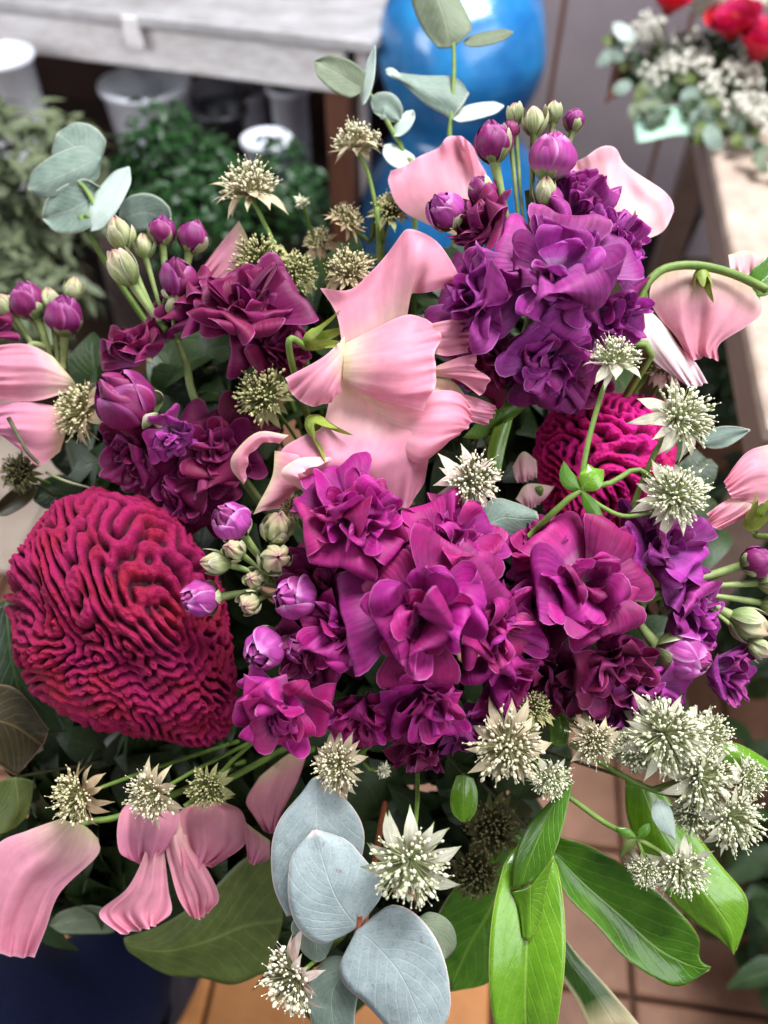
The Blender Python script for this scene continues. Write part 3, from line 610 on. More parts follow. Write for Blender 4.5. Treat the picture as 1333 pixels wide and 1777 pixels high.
def sepal_mesh():
    n = (9, 7); u, v = np.meshgrid(np.linspace(0, 1, 9), np.linspace(-1, 1, 7), indexing='ij')
    hw = .31 * np.sin(math.pi * np.clip(u * .86 + .12, 0, 1)) ** .8 + .01
    rad = .53 * np.sin(math.pi * np.clip(u * .70 + .05, 0, 1)) ** .6 + .02 + .10 * np.clip(u - .75, 0, 1)
    a = v * hw / np.maximum(rad, .12)
    V = np.stack([rad * np.cos(a), rad * np.sin(a), u * 1.08 - .02], -1).reshape(-1, 3)
    return newmesh('sepal', V, gridfaces(*n), M['sepal_pale'], griduv(*n))
SEPAL = sepal_mesh()
WRAP = {}
def wraps(mk):
    if mk not in WRAP:
        WRAP[mk] = []
        for k in range(5):          # a rounded petal hugging the bud, one side lifted over its neighbour
            n_ = (16, 15); u, v = np.meshgrid(np.linspace(0.02, 1, 16), np.linspace(-1, 1, 15), indexing='ij')
            hw = math.radians(74) * np.sqrt(np.clip(1 - np.clip((u - .35) / .66, 0, 1) ** 2.6, .003, 1)) * (.5 + .5 * np.clip(u * 4, 0, 1))
            uu = u * (.84 + .03 * k); prof = np.sin(math.pi * np.clip(uu * .955 + .035, 0, 1)) ** .6 * (1 - .10 * uu) * .5
            rr = prof * (1.02 + .10 * (v + 1) / 2 + .05 * np.sin(5 * v + k) * u + .04 * np.sin(9 * v + 7 * u + k)) + .05 * u ** 4 * (.4 + .2 * k)
            aa = v * hw + .5 * u
            V = np.stack([rr * np.cos(aa), rr * np.sin(aa), 1.12 * uu + .03 * np.sin(4 * v + k) * u ** 3], -1).reshape(-1, 3)
            WRAP[mk].append(newmesh('petal', V, gridfaces(*n_), M[mk], griduv(*n_)))
    return WRAP[mk]
def bud(parent, rel, px, py, z, r, axis, D, kind, foot=None, nsep=4, slen=1.0, ped=None, seed=0):
    """a closed bud; (px,py) is its middle, axis points to its tip; foot: photo point where its stalk joins"""
    d = D - z * D / F; R = 2 * r * d / F * (.78 if kind == 'green' else .74)
    ax = fv(*axis); c = P(px, py, d) - np.array(ax) * R * .62
    o = link('bud', BUD[kind], parent)
    sp = random.Random(seed + int(px * 7 + py)).uniform(0, 6.28)
    place(o, c - np.array(rel), basis(ax, sp), R)
    if kind != 'green':
        rw = random.Random(seed * 5 + int(px)); nw = 5 if kind == 'lilac' else 4
        for k in range(nw):
            q_ = link('petal', rw.choice(wraps('stock_lilac' if kind == 'lilac' else 'bud_purple')), o)
            place(q_, (0, 0, .02), Matrix.Rotation((k + rw.uniform(-.3, .3)) * 2 * math.pi / nw, 3, 'Z') , (1.02 + .05 * k, 1.02 + .05 * k, rw.uniform(.9, 1.06)))
    for k in range(nsep):
        s = link('sepal', SEPAL, o); rq_ = random.Random(seed * 9 + k + int(px))
        place(s, (0, 0, -.03), Matrix.Rotation(k * 2 * math.pi / nsep + rq_.uniform(0, .6), 3, 'Z') @ Matrix.Rotation(rq_.uniform(-.10, .16), 3, 'Y'), (1, rq_.uniform(.7, 1), slen * rq_.uniform(.78, 1.08)))
    if foot is not None:
        dz = D - foot[2] * D / F; f = P(foot[0], foot[1], dz)
        m = (c + f) / 2 - np.array(ax) * np.linalg.norm(c - f) * .22
        MB().tube([c + np.array(ax) * R * .03, m, f], [R * .17, R * .10, R * .12], 7, 0, 8).build('pedicel', M['stock_stem'], parent, rel=rel)
    return o
def stock(label, D, matkey, florets, buds, stempts, group='stock spikes in the bouquet', flat=1.0):
    base = P(stempts[0][0], stempts[0][1], D - stempts[0][2] * D / F)
    t = thing('stock_spike', label, 'flower', BIND, group); rel = BIND
    sp = [P(x, y, D - z * D / F) for x, y, z in stempts]
    n0 = len(sp); rad = list(np.linspace(.0016, .0026, n0)) + [.003]
    MB().tube(sp + [BIND], rad, 8, 0, 24).build('stem', M['stock_stem'], t, rel=rel)
    for i, f in enumerate(florets):
        mk = f[5] if len(f) > 5 and f[5] else matkey
        floret(t, rel, f[0], f[1], f[2], f[3], f[4], D, mk, f[6] if len(f) > 6 else (7, 6, 6), None, i)
    for i, b in enumerate(buds):
        bud(t, rel, b[0], b[1], b[2], b[3], b[4], D, b[5], b[6] if len(b) > 6 else None, *(b[7:8] or [4]), *(b[8:9] or [1.0]), seed=i)
    return t
# ------------------------------------------------------------------ stocks
stock('violet stock spike with upright buds at the top, above the curved sweet pea stem', .405, 'stock_violet',
      [(958, 485, 34, 140, (.05, .05, 1), None, (7, 5, 2)), (858, 520, -10, 110, (-.7, -.1, .8)), (950, 610, -10, 105, (-.05, -.75, .8)), (1030, 540, -15, 95, (.75, -.3, .7)),
       (1035, 445, -10, 92, (.75, .35, .6)), (985, 375, -25, 85, (.35, .85, .5)), (850, 415, -25, 78, (-.6, .6, .55), 'stock_dark'), (880, 610, -40, 85, (-.6, -.6, .6), 'stock_dark'), (1000, 640, -45, 70, (.4, -.8, .5), 'stock_dark')],
      [(772, 362, 10, 38, (-.5, .45, .7), 'lilac', (850, 440, -30), 4, .6), (855, 243, 0, 38, (-.12, 1, .25), 'purple', (900, 420, -20), 4, .85), (894, 196, -18, 19, (-.05, 1, .1), 'green', (912, 400, -20)),
       (927, 208, -5, 25, (.0, 1, .15), 'green', (920, 400, -20), 4, 1.1), (961, 193, -14, 20, (.06, 1, .1), 'green', (930, 400, -20)), (997, 207, -20, 22, (.15, 1, .1), 'purple', (940, 380, -20), 4, .7),
       (958, 268, 18, 44, (.1, 1, .35), 'lilac', (930, 420, -10), 4, .8), (946, 330, 20, 26, (.0, .8, .3), 'green', (930, 420, -10)), (835, 330, -10, 28, (-.35, .9, .2), 'purple', (890, 430, -30), 4, 1.1), (885, 225, -20, 20, (-.1, 1, .1), 'purple', (905, 420, -20))],
      [(915, 330, -30), (925, 450, -70), (900, 620, -130)])
stock('wine-purple stock spike with pale buds at upper left, before the round grey eucalyptus leaves', .43, 'stock_dark',
      [(425, 572, 10, 112, (.12, .75, .72)), (345, 560, -35, 82, (-.5, .6, .6)), (255, 620, -40, 70, (-.5, .6, .5)), (465, 610, -30, 80, (.7, .1, .6)), (300, 745, 5, 62, (.2, -.5, .8), 'stock_violet', (5, 4, 4)), (375, 790, -60, 100, (.2, .1, 1)),
       (330, 850, -80, 90, (.1, -.3, 1)), (250, 780, -60, 75, (-.4, -.4, .8))],
      [(207, 402, 0, 30, (-.25, 1, .2), 'green', (290, 570, -20), 4, .9), (212, 462, 15, 34, (-.45, .85, .35), 'green', (290, 575, -10), 4, 1.15), (282, 398, -10, 28, (.05, 1, .2), 'purple', (300, 560, -20), 4, .8), (250, 425, -10, 22, (-.1, 1, .1), 'green', (295, 560, -20)),
       (336, 408, -8, 31, (.3, .95, .2), 'purple', (310, 560, -20), 4, .9), (309, 480, 22, 40, (.05, .75, .6), 'purple', (310, 590, 0), 4, .5), (304, 525, 12, 25, (.2, .6, .4), 'green', (310, 590, 0)), (215, 690, 30, 62, (-.5, .55, .7), 'purple', (300, 760, -40), 3, .35)],
      [(300, 560, -30), (320, 620, -70), (400, 800, -130)])
stock('small stock tip with closed buds at the far left edge', .47, 'stock_dark', [(0, 580, -10, 55, (-.4, .6, .7), None, (5, 4, 3))],
      [(48, 520, 5, 36, (-.3, .85, .4), 'purple', (90, 640, -20), 4, .7), (86, 520, 0, 24, (-.1, 1, .2), 'green', (100, 640, -20)), (112, 545, 12, 38, (.2, .85, .5), 'purple', (108, 640, -20), 4, .7), (128, 500, 0, 22, (.25, .95, .2), 'green', (110, 640, -20)), (10, 530, 0, 24, (-.5, .8, .3), 'green', (80, 640, -20))],
      [(105, 600, -30), (120, 680, -60)])
stock('central magenta stock spike, the largest, with a bud cluster against the red cockscomb', .385, 'stock_magenta',
      [(618, 915, 20, 115, (-.15, .5, .85)), (735, 1065, 45, 140, (.0, .05, 1), None, (7, 6, 3)), (775, 960, 5, 98, (.35, .65, .7)), (830, 1085, 5, 100, (.75, -.05, .7)), (735, 1190, 15, 98, (.0, -.6, .85)), (500, 1200, 12, 98, (-.25, -.45, .9)),
       (610, 1090, -5, 95, (-.5, .0, .9)), (640, 1215, -25, 85, (-.1, -.7, .6)), (855, 1150, -25, 85, (.6, -.5, .6)), (690, 1000, -10, 85, (-.2, .4, 1)), (560, 1120, -35, 85, (-.5, -.3, .8), 'stock_dark'), (800, 1230, -50, 75, (.3, -.8, .5), 'stock_violet'), (730, 1265, -60, 70, (.0, -.9, .5), 'stock_dark'), (570, 1010, -50, 90, (-.3, 0, 1), 'stock_dark')],
      [(398, 903, 10, 40, (-.35, .5, .7), 'lilac', (470, 1000, -20), 3, .4), (482, 912, 14, 34, (.25, .7, .7), 'green', (470, 990, -10), 4, .8), (405, 953, 22, 25, (-.3, .3, 1), 'green', (470, 1010, -10)), (478, 968, 34, 36, (.3, .1, 1), 'green', (480, 1010, -10), 4, .8),
       (372, 977, 8, 27, (-.9, .1, .35), 'green', (460, 1010, -10), 4, 1.1), (508, 1036, 34, 44, (-.45, .15, .85), 'lilac', (580, 1050, -30), 4, .55), (432, 1048, 28, 26, (-.2, -.1, 1), 'green', (480, 1030, -10)), (345, 1040, 0, 38, (-.7, .0, .7), 'lilac', (450, 1020, -20), 3, .4),
       (455, 1128, 25, 42, (-.3, -.2, .95), 'lilac', (540, 1090, -20), 3, .45), (440, 1005, 20, 22, (-.2, .1, 1), 'green', (480, 1010, -10)), (520, 1125, 15, 34, (.2, -.3, .9), 'lilac', (560, 1080, -20), 3, .4)],
      [(440, 1000, -5), (560, 1040, -40), (720, 1080, -90), (740, 1150, -160)])
stock('magenta stock spike at right whose pale branched bud stalks reach the edge', .40, 'stock_violet',
      [(1005, 1015, 30, 122, (-.05, .15, 1), 'stock_magenta', (7, 5, 2)), (935, 1060, -25, 95, (-.6, 0, .7), 'stock_dark'), (940, 965, -20, 72, (-.5, .6, .6), 'stock_magenta'), (1130, 965, -10, 95, (.45, .6, .7)), (1040, 1130, -5, 100, (.1, -.4, .9), 'stock_dark'), (1165, 1060, -15, 90, (.7, -.05, .6)), (960, 1160, -40, 92, (-.3, -.5, .8), 'stock_dark'),
       (1110, 1185, 0, 78, (.1, -.6, .8)), (1235, 1160, 0, 72, (.55, -.3, .7), None, (5, 5, 4)), (890, 1125, -20, 60, (-.5, -.1, .8), 'stock_magenta', (5, 3, 2)), (1060, 1225, -25, 62, (-.1, -.8, .5))],
      [(1190, 1138, 38, 50, (.92, -.2, .45), 'lilac', (1115, 1045, 15), 4, .55), (1318, 972, 25, 32, (.85, .35, .4), 'purple', (1120, 1030, 25), 4, .55), (1305, 1085, 25, 36, (.8, -.4, .3), 'green', (1210, 1035, 25), 4, .9), (1318, 1125, 30, 22, (.75, -.65, .3), 'green', (1215, 1040, 25), 4, 1.2), (1345, 1010, 20, 26, (.9, .1, .3), 'green', (1190, 1018, 25)), (1350, 1050, 15, 26, (.9, -.1, .3), 'green', (1200, 1025, 25))],
      [(1230, 1030, 22), (1120, 1032, 18), (1010, 1070, -60), (920, 1130, -150)])
# ------------------------------------------------------------------ cockscombs
def labyrinth(p, k, seed, nwaves=46):
    rs = np.random.RandomState(seed); K = rs.normal(size=(nwaves, 3)); K /= np.linalg.norm(K, axis=1)[:, None]
    ph = rs.uniform(0, 2 * math.pi, nwaves); out = np.zeros(len(p))
    for i in range(nwaves): out += np.cos(p @ (K[i] * k) + ph[i])
    return out / math.sqrt(nwaves / 2)
def worms(n, waves, seed, steps=170):
    rs = np.random.RandomState(seed); f = rs.normal(size=(n, n)) * .3
    k = np.fft.fftfreq(n) * n / waves; k2 = k[:, None] ** 2 + k[None, :] ** 2
    Lk = .45 - (1 - k2) ** 2; dt = .6; den = 1 / (1 - dt * Lk)
    for i in range(steps): f = np.real(np.fft.ifft2(np.fft.fft2(f - dt * f ** 3) * den))
    return f / np.abs(f).max()
def bilin(f, x, y):
    n = f.shape[0]; x = x % n; y = y % n; i = x.astype(int); j = y.astype(int); a, b = x - i, y - j; i2, j2 = (i + 1) % n, (j + 1) % n
    return f[i % n, j % n] * (1 - a) * (1 - b) + f[i2, j % n] * a * (1 - b) + f[i % n, j2] * (1 - a) * b + f[i2, j2] * a * b
def comb_mat(name, deep, red, mag, sheen):
    m, nt, b = nodes(name)
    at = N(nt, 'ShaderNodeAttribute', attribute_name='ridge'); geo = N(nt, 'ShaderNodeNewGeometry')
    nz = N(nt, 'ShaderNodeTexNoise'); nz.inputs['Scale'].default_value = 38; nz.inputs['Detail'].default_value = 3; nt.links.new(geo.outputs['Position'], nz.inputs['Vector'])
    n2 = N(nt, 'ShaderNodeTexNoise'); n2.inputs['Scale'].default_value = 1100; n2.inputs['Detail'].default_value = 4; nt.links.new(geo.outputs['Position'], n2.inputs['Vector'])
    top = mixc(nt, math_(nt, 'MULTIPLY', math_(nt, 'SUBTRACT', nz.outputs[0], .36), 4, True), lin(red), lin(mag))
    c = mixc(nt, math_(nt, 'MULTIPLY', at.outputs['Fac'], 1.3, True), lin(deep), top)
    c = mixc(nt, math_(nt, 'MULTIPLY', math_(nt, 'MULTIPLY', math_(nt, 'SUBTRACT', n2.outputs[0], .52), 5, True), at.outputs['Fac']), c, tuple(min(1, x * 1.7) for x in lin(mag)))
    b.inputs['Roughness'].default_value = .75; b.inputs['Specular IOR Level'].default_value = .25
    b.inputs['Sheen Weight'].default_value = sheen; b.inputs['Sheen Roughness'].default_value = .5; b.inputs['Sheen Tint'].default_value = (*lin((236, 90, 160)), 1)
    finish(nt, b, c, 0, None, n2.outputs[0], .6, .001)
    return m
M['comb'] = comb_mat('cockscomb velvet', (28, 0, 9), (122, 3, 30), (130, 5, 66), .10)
M['comb_mag'] = comb_mat('cockscomb magenta', (66, 2, 30), (168, 8, 74), (190, 14, 118), .15)
def cockscomb(label, D, c, rpx, squash, axis, k, amp, seed, mat, lobes, n=230, thr=.55):
    d = D; R = rpx * d / F; ctr = P(c[0], c[1], d)
    t = thing('cockscomb', label, 'flower', BIND, 'cockscomb heads')
    nu, nv = n, 2 * n
    th = np.linspace(0.001, math.pi * .80, nu); a = np.linspace(0, 2 * math.pi, nv, endpoint=False)
    T, A = np.meshgrid(th, a, indexing='ij')
    p = np.stack([np.sin(T) * np.cos(A), np.sin(T) * np.sin(A), np.cos(T)], -1).reshape(-1, 3)
    big = labyrinth(p, 2.6, seed + 5, 20)
    fn = labyrinth(p, 62, seed + 3); w1, w2 = labyrinth(p, 4, seed + 7, 14), labyrinth(p, 4, seed + 8, 14)
    fld = worms(256, 22, seed, 30); sc_ = 256 / 22 * k
    tx = (T * np.cos(A)).ravel() + .13 * w1; ty = (T * np.sin(A)).ravel() + .13 * w2
    f1 = bilin(fld, tx * sc_ + 128, ty * sc_ + 128)
    g = np.clip((f1 + thr) / (1.0 + thr), 0, 1); rdg = np.sqrt(1 - (1 - g) ** 2)
    lip = np.exp(-((f1 - .95) / .22) ** 2)
    r = 1 + .10 * big + .04 * w2 + amp * (rdg - .5) - amp * .16 * lip + amp * .10 * labyrinth(p, 20, seed + 2, 20) * rdg + .007 * fn * rdg + .004 * labyrinth(p, 120, seed + 4, 24)
    r3 = np.clip(.5 + .5 * fn, 0, 1)
    pp = p @ np.array(basis(axis)).T
    rl_ = np.random.RandomState(seed + 40); lobes = list(lobes or [])
    for _ in range(20):
        q_ = rl_.normal(size=3); q_[2] = abs(q_[2]); lobes.append((q_, rl_.uniform(.04, .11), rl_.uniform(.16, .26)))
    r = r - .05
    for dv, am, wd in lobes:
        dv = np.array(dv) / np.linalg.norm(dv); r = r + am * np.exp(-(1 - pp @ dv) / wd ** 2 * 1.2)
    V = p * r[:, None] * np.array([squash[0], squash[1], squash[2]])
    B = np.array(Matrix([[RX[i], UP[i], -FW[i]] for i in range(3)]))
    V = V @ np.array(basis(axis)).T          # tilt in photo space
    W = ctr + (V * R) @ B.T - BIND
    me = newmesh('comb', W, gridfaces(nu, nv, 0, True), mat)
    at = me.attributes.new('ridge', 'FLOAT', 'POINT'); at.data.foreach_set('value', (rdg * .85 + .15 * r3).astype(np.float32))
    link('comb', me, t)
    MB().tube([ctr - np.array(fv(*axis)) * R * .5, ctr - np.array(fv(*axis)) * R * 1.4, BIND], [R * .3, .006, .004], 10, 0, 14).build('stem', M['stem'], t, rel=BIND)
    return t
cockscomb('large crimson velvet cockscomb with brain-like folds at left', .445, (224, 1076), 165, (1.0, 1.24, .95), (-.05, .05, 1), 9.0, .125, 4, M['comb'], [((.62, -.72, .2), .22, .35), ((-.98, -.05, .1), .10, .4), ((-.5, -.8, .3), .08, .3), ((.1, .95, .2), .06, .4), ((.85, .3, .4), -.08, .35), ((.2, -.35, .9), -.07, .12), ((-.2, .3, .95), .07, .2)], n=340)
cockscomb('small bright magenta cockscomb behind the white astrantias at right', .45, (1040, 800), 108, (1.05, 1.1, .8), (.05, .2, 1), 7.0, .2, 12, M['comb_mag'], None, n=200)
# ------------------------------------------------------------------ sweet peas
def sepal_star(parent, rel, px, py, z, D, r, axis, n=5, seed=0, mat='calyx', ln=1.5):
    d = D - z * D / F; R = r * d / F
    o = MB().lathe([(.0, -.55), (.22, -.5), (.42, -.2), (.5, .15), (.46, .35)], n=12).build('calyx', M[mat], parent)
    place(o, P(px, py, d) - np.array(rel), basis(fv(*axis), seed * .7), R)
    n_ = (6, 5); u, v = np.meshgrid(np.linspace(0, 1, 6), np.linspace(-1, 1, 5), indexing='ij')
    hw = .30 * (1 - u) ** .7; a = v * hw / .5; rr = .48 + .35 * u ** 1.6
    V = np.stack([rr * np.cos(a), rr * np.sin(a) * (1 - .4 * u), .2 + u * ln * .8], -1).reshape(-1, 3)
    me = newmesh('sepal', V, gridfaces(*n_), M[mat], griduv(*n_))
    for k in range(n):
        s = link('sepal', me, o); place(s, (0, 0, 0), Matrix.Rotation(k * 2 * math.pi / n, 3, 'Z'), (1, 1, 1 + .15 * math.sin(k * 3 + seed)))
    return o
def sweetpea(label, D, petals, zt, mat='pink', calyx=None, stem=None, stemr=.0016):
    t = thing('sweet_pea', label, 'flower', BIND, 'pink sweet peas')
    for i, p in enumerate(petals):
        rows, kw = p; kw = dict(kw); mm = kw.pop('mat', mat); DD = kw.pop('D', D)
        fl_ = kw.pop('flip', False); rv_ = kw.get('rev', False)
        sheet('petal', rows, kw.pop('zt', zt), DD, M[mm], t, BIND, n=kw.pop('n', (34, 34)), flipuv=fl_, seed=i * 3 + int(D * 1000), pleat=kw.pop('pleat', 2.6), frill=kw.pop('frill', 4.6), across=('u' if fl_ else 'v') + ('-' if rv_ else ''), **kw)
    for c in (calyx or []):
        sepal_star(t, BIND, *c[:3], D, *c[3:])
    if stem:
        pts = [P(x, y, D - z * D / F) for x, y, z in stem] + [BIND]
        MB().tube(pts, np.linspace(stemr, .0022, len(pts)), 7, 0, 26).build('stem', M['stem'], t, rel=BIND)
    return t
T = True
sweetpea('large open pink sweet pea at the centre, above the central magenta stock', .395, [
    ([[(480, 600, -12), (455, 440, 4), (393, 335, 16)], [(540, 600, -14), (520, 420, -4), (500, 337, 0)], [(600, 570, -14), (600, 370, -10), (600, 262, -10)], [(660, 520, -14), (680, 280, 4), (690, 140, 2)],
      [(720, 480, -16), (745, 230, 24), (750, 107, 10)], [(715, 400, -14), (800, 240, 14), (850, 162, 2)], [(730, 370, -22), (800, 300, 4), (922, 285, -8)], [(740, 352, -26), (790, 352, -14), (880, 334, -22)]], dict(flip=T, ruf=7)),
    ([[(485, 520, 6), (400, 600, 26), (255, 680, 26)], [(485, 560, 10), (380, 660, 34), (285, 745, 18)], [(485, 600, 10), (410, 700, 30), (350, 787, 10)], [(480, 640, 4), (440, 720, 18), (420, 777, 0)], [(478, 665, -6), (472, 700, 0), (470, 738, -10)]], dict(flip=T, ruf=2)),
    ([[(490, 545, -6), (600, 490, 0), (720, 437, -8), (800, 452, -20)], [(482, 590, 6), (600, 560, 22), (720, 540, 22), (856, 505, -6)], [(480, 640, 8), (600, 630, 34), (720, 620, 42), (832, 600, 14)], [(478, 680, 4), (580, 700, 24), (700, 720, 42), (838, 685, 24)], [(480, 702, -6), (560, 745, 4), (660, 775, 18), (790, 808, 14)]], dict(flip=T, ruf=8)),
    ([[(780, 480, -10), (880, 457, -4), (988, 445, -6)], [(800, 530, -12), (880, 520, 4), (975, 512, 2)], [(810, 580, -14), (880, 595, -8), (960, 580, -6)]], dict(flip=T, ruf=4)),
    ([[(825, 640, -20), (920, 602, -2), (1000, 585, -4)], [(825, 655, -20), (930, 640, 6), (990, 640, 4)], [(835, 668, -22), (930, 672, 2), (1045, 685, 6)], [(840, 672, -26), (925, 690, -8), (1008, 750, 0)]], dict(flip=T, ruf=3)),
    ], Z4, 'pink', [(545, 590, -20, 40, (.8, .2, .4), 5, 1)], [(540, 600, -30), (520, 680, -80)])
sweetpea('pink sweet pea hanging below the large central one, its edge curled', .40, [
    ([[(440, 690, -36), (560, 670, -40), (700, 690, -40), (820, 680, -26), (910, 700, -20), (978, 790, -16)], [(400, 860, -10), (520, 860, 0), (660, 880, 2), (800, 830, 18), (900, 830, 16), (970, 852, -6)], [(330, 900, -6), (480, 950, 12), (640, 960, 10), (740, 960, 18), (840, 920, 14), (930, 890, -8)],
      [(240, 960, 0), (400, 1010, 20), (560, 1030, 12), (700, 1040, 12), (780, 1010, 6), (830, 930, -6)], [(250, 1060, -8), (380, 1090, 0), (540, 1110, -10), (680, 1170, -10), (740, 1170, -14), (790, 1080, -18)]], dict(ruf=9, n=(40, 44))),
    ([[(520, 720, -26), (560, 790, -20), (610, 850, -20)], [(690, 770, -6), (710, 850, 14), (690, 950, 4)], [(835, 730, 10), (840, 850, 34), (770, 1010, 18)], [(925, 738, 4), (925, 850, 22), (850, 960, 8)], [(982, 800, -6), (968, 862, 0), (900, 915, -6)]], dict(ruf=5, n=(36, 36))),
    ([[(900, 730, -10), (990, 755, 0), (1070, 788, -2)], [(920, 790, -8), (990, 810, 6), (1060, 822, 2)], [(940, 850, -14), (985, 852, -4), (1030, 866, -6)]], dict(flip=T, ruf=2)),
    ([[(270, 900, 6), (150, 888, 20), (58, 970, 26), (48, 1030, 18), (95, 1090, 6)], [(250, 915, 12), (160, 905, 34), (85, 972, 38), (75, 1030, 28), (98, 1088, 8)], [(235, 935, 4), (182, 928, 20), (122, 972, 22), (108, 1030, 14), (102, 1085, 4)]], dict(n=(14, 22))),
    ([[(215, 960, 0), (205, 1060, 4), (150, 1170, 0), (132, 1207, -4)], [(275, 970, 8), (262, 1060, 14), (215, 1150, 8), (172, 1192, 0)], [(345, 985, 4), (332, 1085, 6), (290, 1120, 0), (232, 1182, -8)]], dict(n=(14, 20))),
    ([[(430, 985, 20), (310, 990, 30), (238, 1050, 30), (330, 1120, 16)], [(440, 1000, 22), (345, 1030, 44), (305, 1062, 44), (365, 1100, 22)]], dict(mat='pink_pale', n=(10, 20))),  # lip of the fold, its highlight put into a paler pink
    ], Z4, 'pink', [(548, 738, 0, 42, (.5, -.5, .5), 5, 2)], [(540, 735, -20), (560, 800, -90)])
sweetpea('pale pink sweet pea petal behind the upper stock, before the blue vase', .45, [
    ([[(85, 565, 4), (80, 610, 6), (130, 700, 0), (300, 780, -10)], [(220, 500, -4), (230, 570, 10), (260, 660, 10), (340, 760, -5)], [(290, 448, 4), (310, 520, -4), (330, 640, 4), (360, 740, 0)], [(345, 470, 6), (360, 560, 10), (380, 650, 6), (390, 740, 0)], [(400, 570, -8), (410, 620, -4), (420, 680, -4), (420, 740, -4)]], dict(ruf=6, flip=T, rev=T))],
    Z2, 'pink', None, [(830, 390, -10), (800, 520, -60)])
sweetpea('pale pink sweet pea with a folded face, right of the violet stock buds', .44, [
    ([[(640, 570, -12), (690, 640, -10), (760, 760, -12)], [(720, 520, -6), (760, 620, 2), (800, 760, 0)], [(815, 482, 14), (815, 600, 20), (830, 765, 8)], [(870, 550, -2), (880, 660, 4), (858, 775, 4)], [(1000, 640, 6), (955, 700, 12), (880, 785, 6)], [(1022, 700, -4), (985, 765, 0), (905, 800, 0)]], dict(ruf=6, flip=T, rev=T)),
    ([[(640, 590, -30), (700, 560, -30), (770, 600, -30)], [(690, 700, -30), (740, 680, -30), (800, 700, -30)], [(740, 790, -30), (780, 780, -30), (830, 790, -30)]], dict(ruf=3))],
    Z2, 'pink_pale', [(1092, 408, 12, 26, (-.1, .85, .5), 5, 0)], [(1094, 420, 0), (1112, 482, 0), (1120, 560, -30), (1090, 680, -90)])
sweetpea('pink sweet pea nodding from an arched green stem at the right edge', .415, [
    ([[(800, 90, -18), (930, 20, -6), (1050, 30, 0), (1180, 70, -6), (1290, 140, -22)], [(785, 180, -14), (920, 160, 8), (1030, 150, 12), (1150, 180, 8), (1302, 245, -18)], [(830, 270, -14), (930, 290, 8), (1020, 280, 0), (1110, 290, 12), (1230, 312, -8)], [(900, 350, -12), (960, 400, 6), (1010, 420, -4), (1060, 400, 8), (1110, 392, -2)], [(950, 430, -14), (985, 472, 0), (1030, 452, -8), (1070, 458, 0), (1106, 473, -6)]], dict(ruf=3, n=(40, 40))),
    ([[(1150, -20, -30), (1240, -40, -30), (1340, 10, -30)], [(1160, 60, -30), (1250, 70, -30), (1340, 90, -30)]], dict(mat='pink_pale', ruf=3))],
    Z5, 'pink', [(1217, 480, 18, 30, (0, -.9, .3), 5, 1)], [(1330, 502, 10), (1270, 474, 20), (1205, 460, 24), (1150, 468, 24), (1118, 500, 22), (1104, 545, 18), (1096, 595, 4), (1080, 700, -80)], .0024)
t_ = sweetpea('whitish pink sweet pea tucked under the arched stem, above the white astrantias', .43, [
    ([[(720, 290, 0), (780, 240, 6), (860, 310, 0)], [(740, 380, 4), (830, 370, 12), (920, 400, 0)], [(800, 470, 0), (900, 480, 10), (1000, 480, 0)], [(900, 545, -4), (980, 592, 4), (1052, 572, -4)]], dict(ruf=4, pleat=1.0, D=.418)),
    ([[(555, 370, -6), (630, 285, 0), (690, 320, 0)], [(590, 430, -6), (640, 380, 4), (705, 385, 4)], [(600, 500, -8), (660, 470, 0), (720, 470, 0)]], dict(ruf=3, mat='pink'))],
    Z5, 'pink_white', [(1122, 602, 14, 24, (-.2, .8, .5), 5, 0)], [(1120, 612, 0), (1100, 680, -60)])
sweetpea('pink sweet pea cut by the right edge beside the second astrantia spray', .40, [
    ([[(1360, 850, -6), (1420, 1000, 4), (1360, 1150, -6)], [(1235, 893, 0), (1280, 1000, 16), (1290, 1125, 4)], [(1128, 1020, 2), (1145, 1070, 12), (1175, 1115, 6)]], dict(flip=False, ruf=2)),
    ([[(1165, 1100, 0), (1250, 1110, 0), (1310, 1125, 0)], [(1100, 1140, 4), (1180, 1170, 8), (1230, 1190, 0)], [(1052, 1180, 0), (1068, 1232, 0), (1112, 1254, -4)]], dict(ruf=2))],
    Z5, 'pink', [(1308, 905, 14, 34, (.3, .75, .6), 5, 0)], [(1310, 925, 0), (1290, 980, -60)])
sweetpea('pink sweet pea at the left edge, two petals side on', .45, [
    ([[(-60, 340, -6), (60, 325, 4), (130, 335, 4), (205, 375, -6)], [(-60, 430, 14), (60, 430, 22), (170, 430, 20), (285, 470, 0)], [(-60, 545, -4), (60, 548, 4), (160, 542, 4), (292, 500, -4)]], dict(ruf=6, flip=T, rev=T)),
    ([[(-60, 570, -8), (60, 552, 0), (150, 555, 0), (247, 575, -8)], [(-30, 650, 8), (60, 650, 18), (150, 660, 16), (254, 660, 0)], [(20, 690, -6), (90, 745, 6), (150, 795, 0), (232, 742, -8)]], dict(ruf=6, flip=T, rev=T, mat='pink_dusky')),
    ], Z3, 'pink', None, [(130, 680, -20), (220, 760, -80)])
sweetpea('long folded pink sweet pea petal at lower left, over the navy trousers', .43, [
    ([[(230, 492, -8), (280, 505, 4), (330, 520, -4), (380, 568, -6)], [(110, 535, -2), (200, 600, 14), (280, 650, -6), (374, 635, -10)], [(-20, 600, 0), (80, 700, 20), (160, 750, -10), (232, 775, -4)], [(-110, 800, 6), (0, 860, 22), (90, 900, -12), (175, 920, 2)], [(-110, 990, 8), (-10, 1010, 16), (60, 1024, -14), (130, 1024, 2)]], dict(ruf=10, pleat=6, frill=6, n=(40, 40))),
    ], ZB1, 'pink', None, [(140, 1430, -10), (300, 1380, -80)])
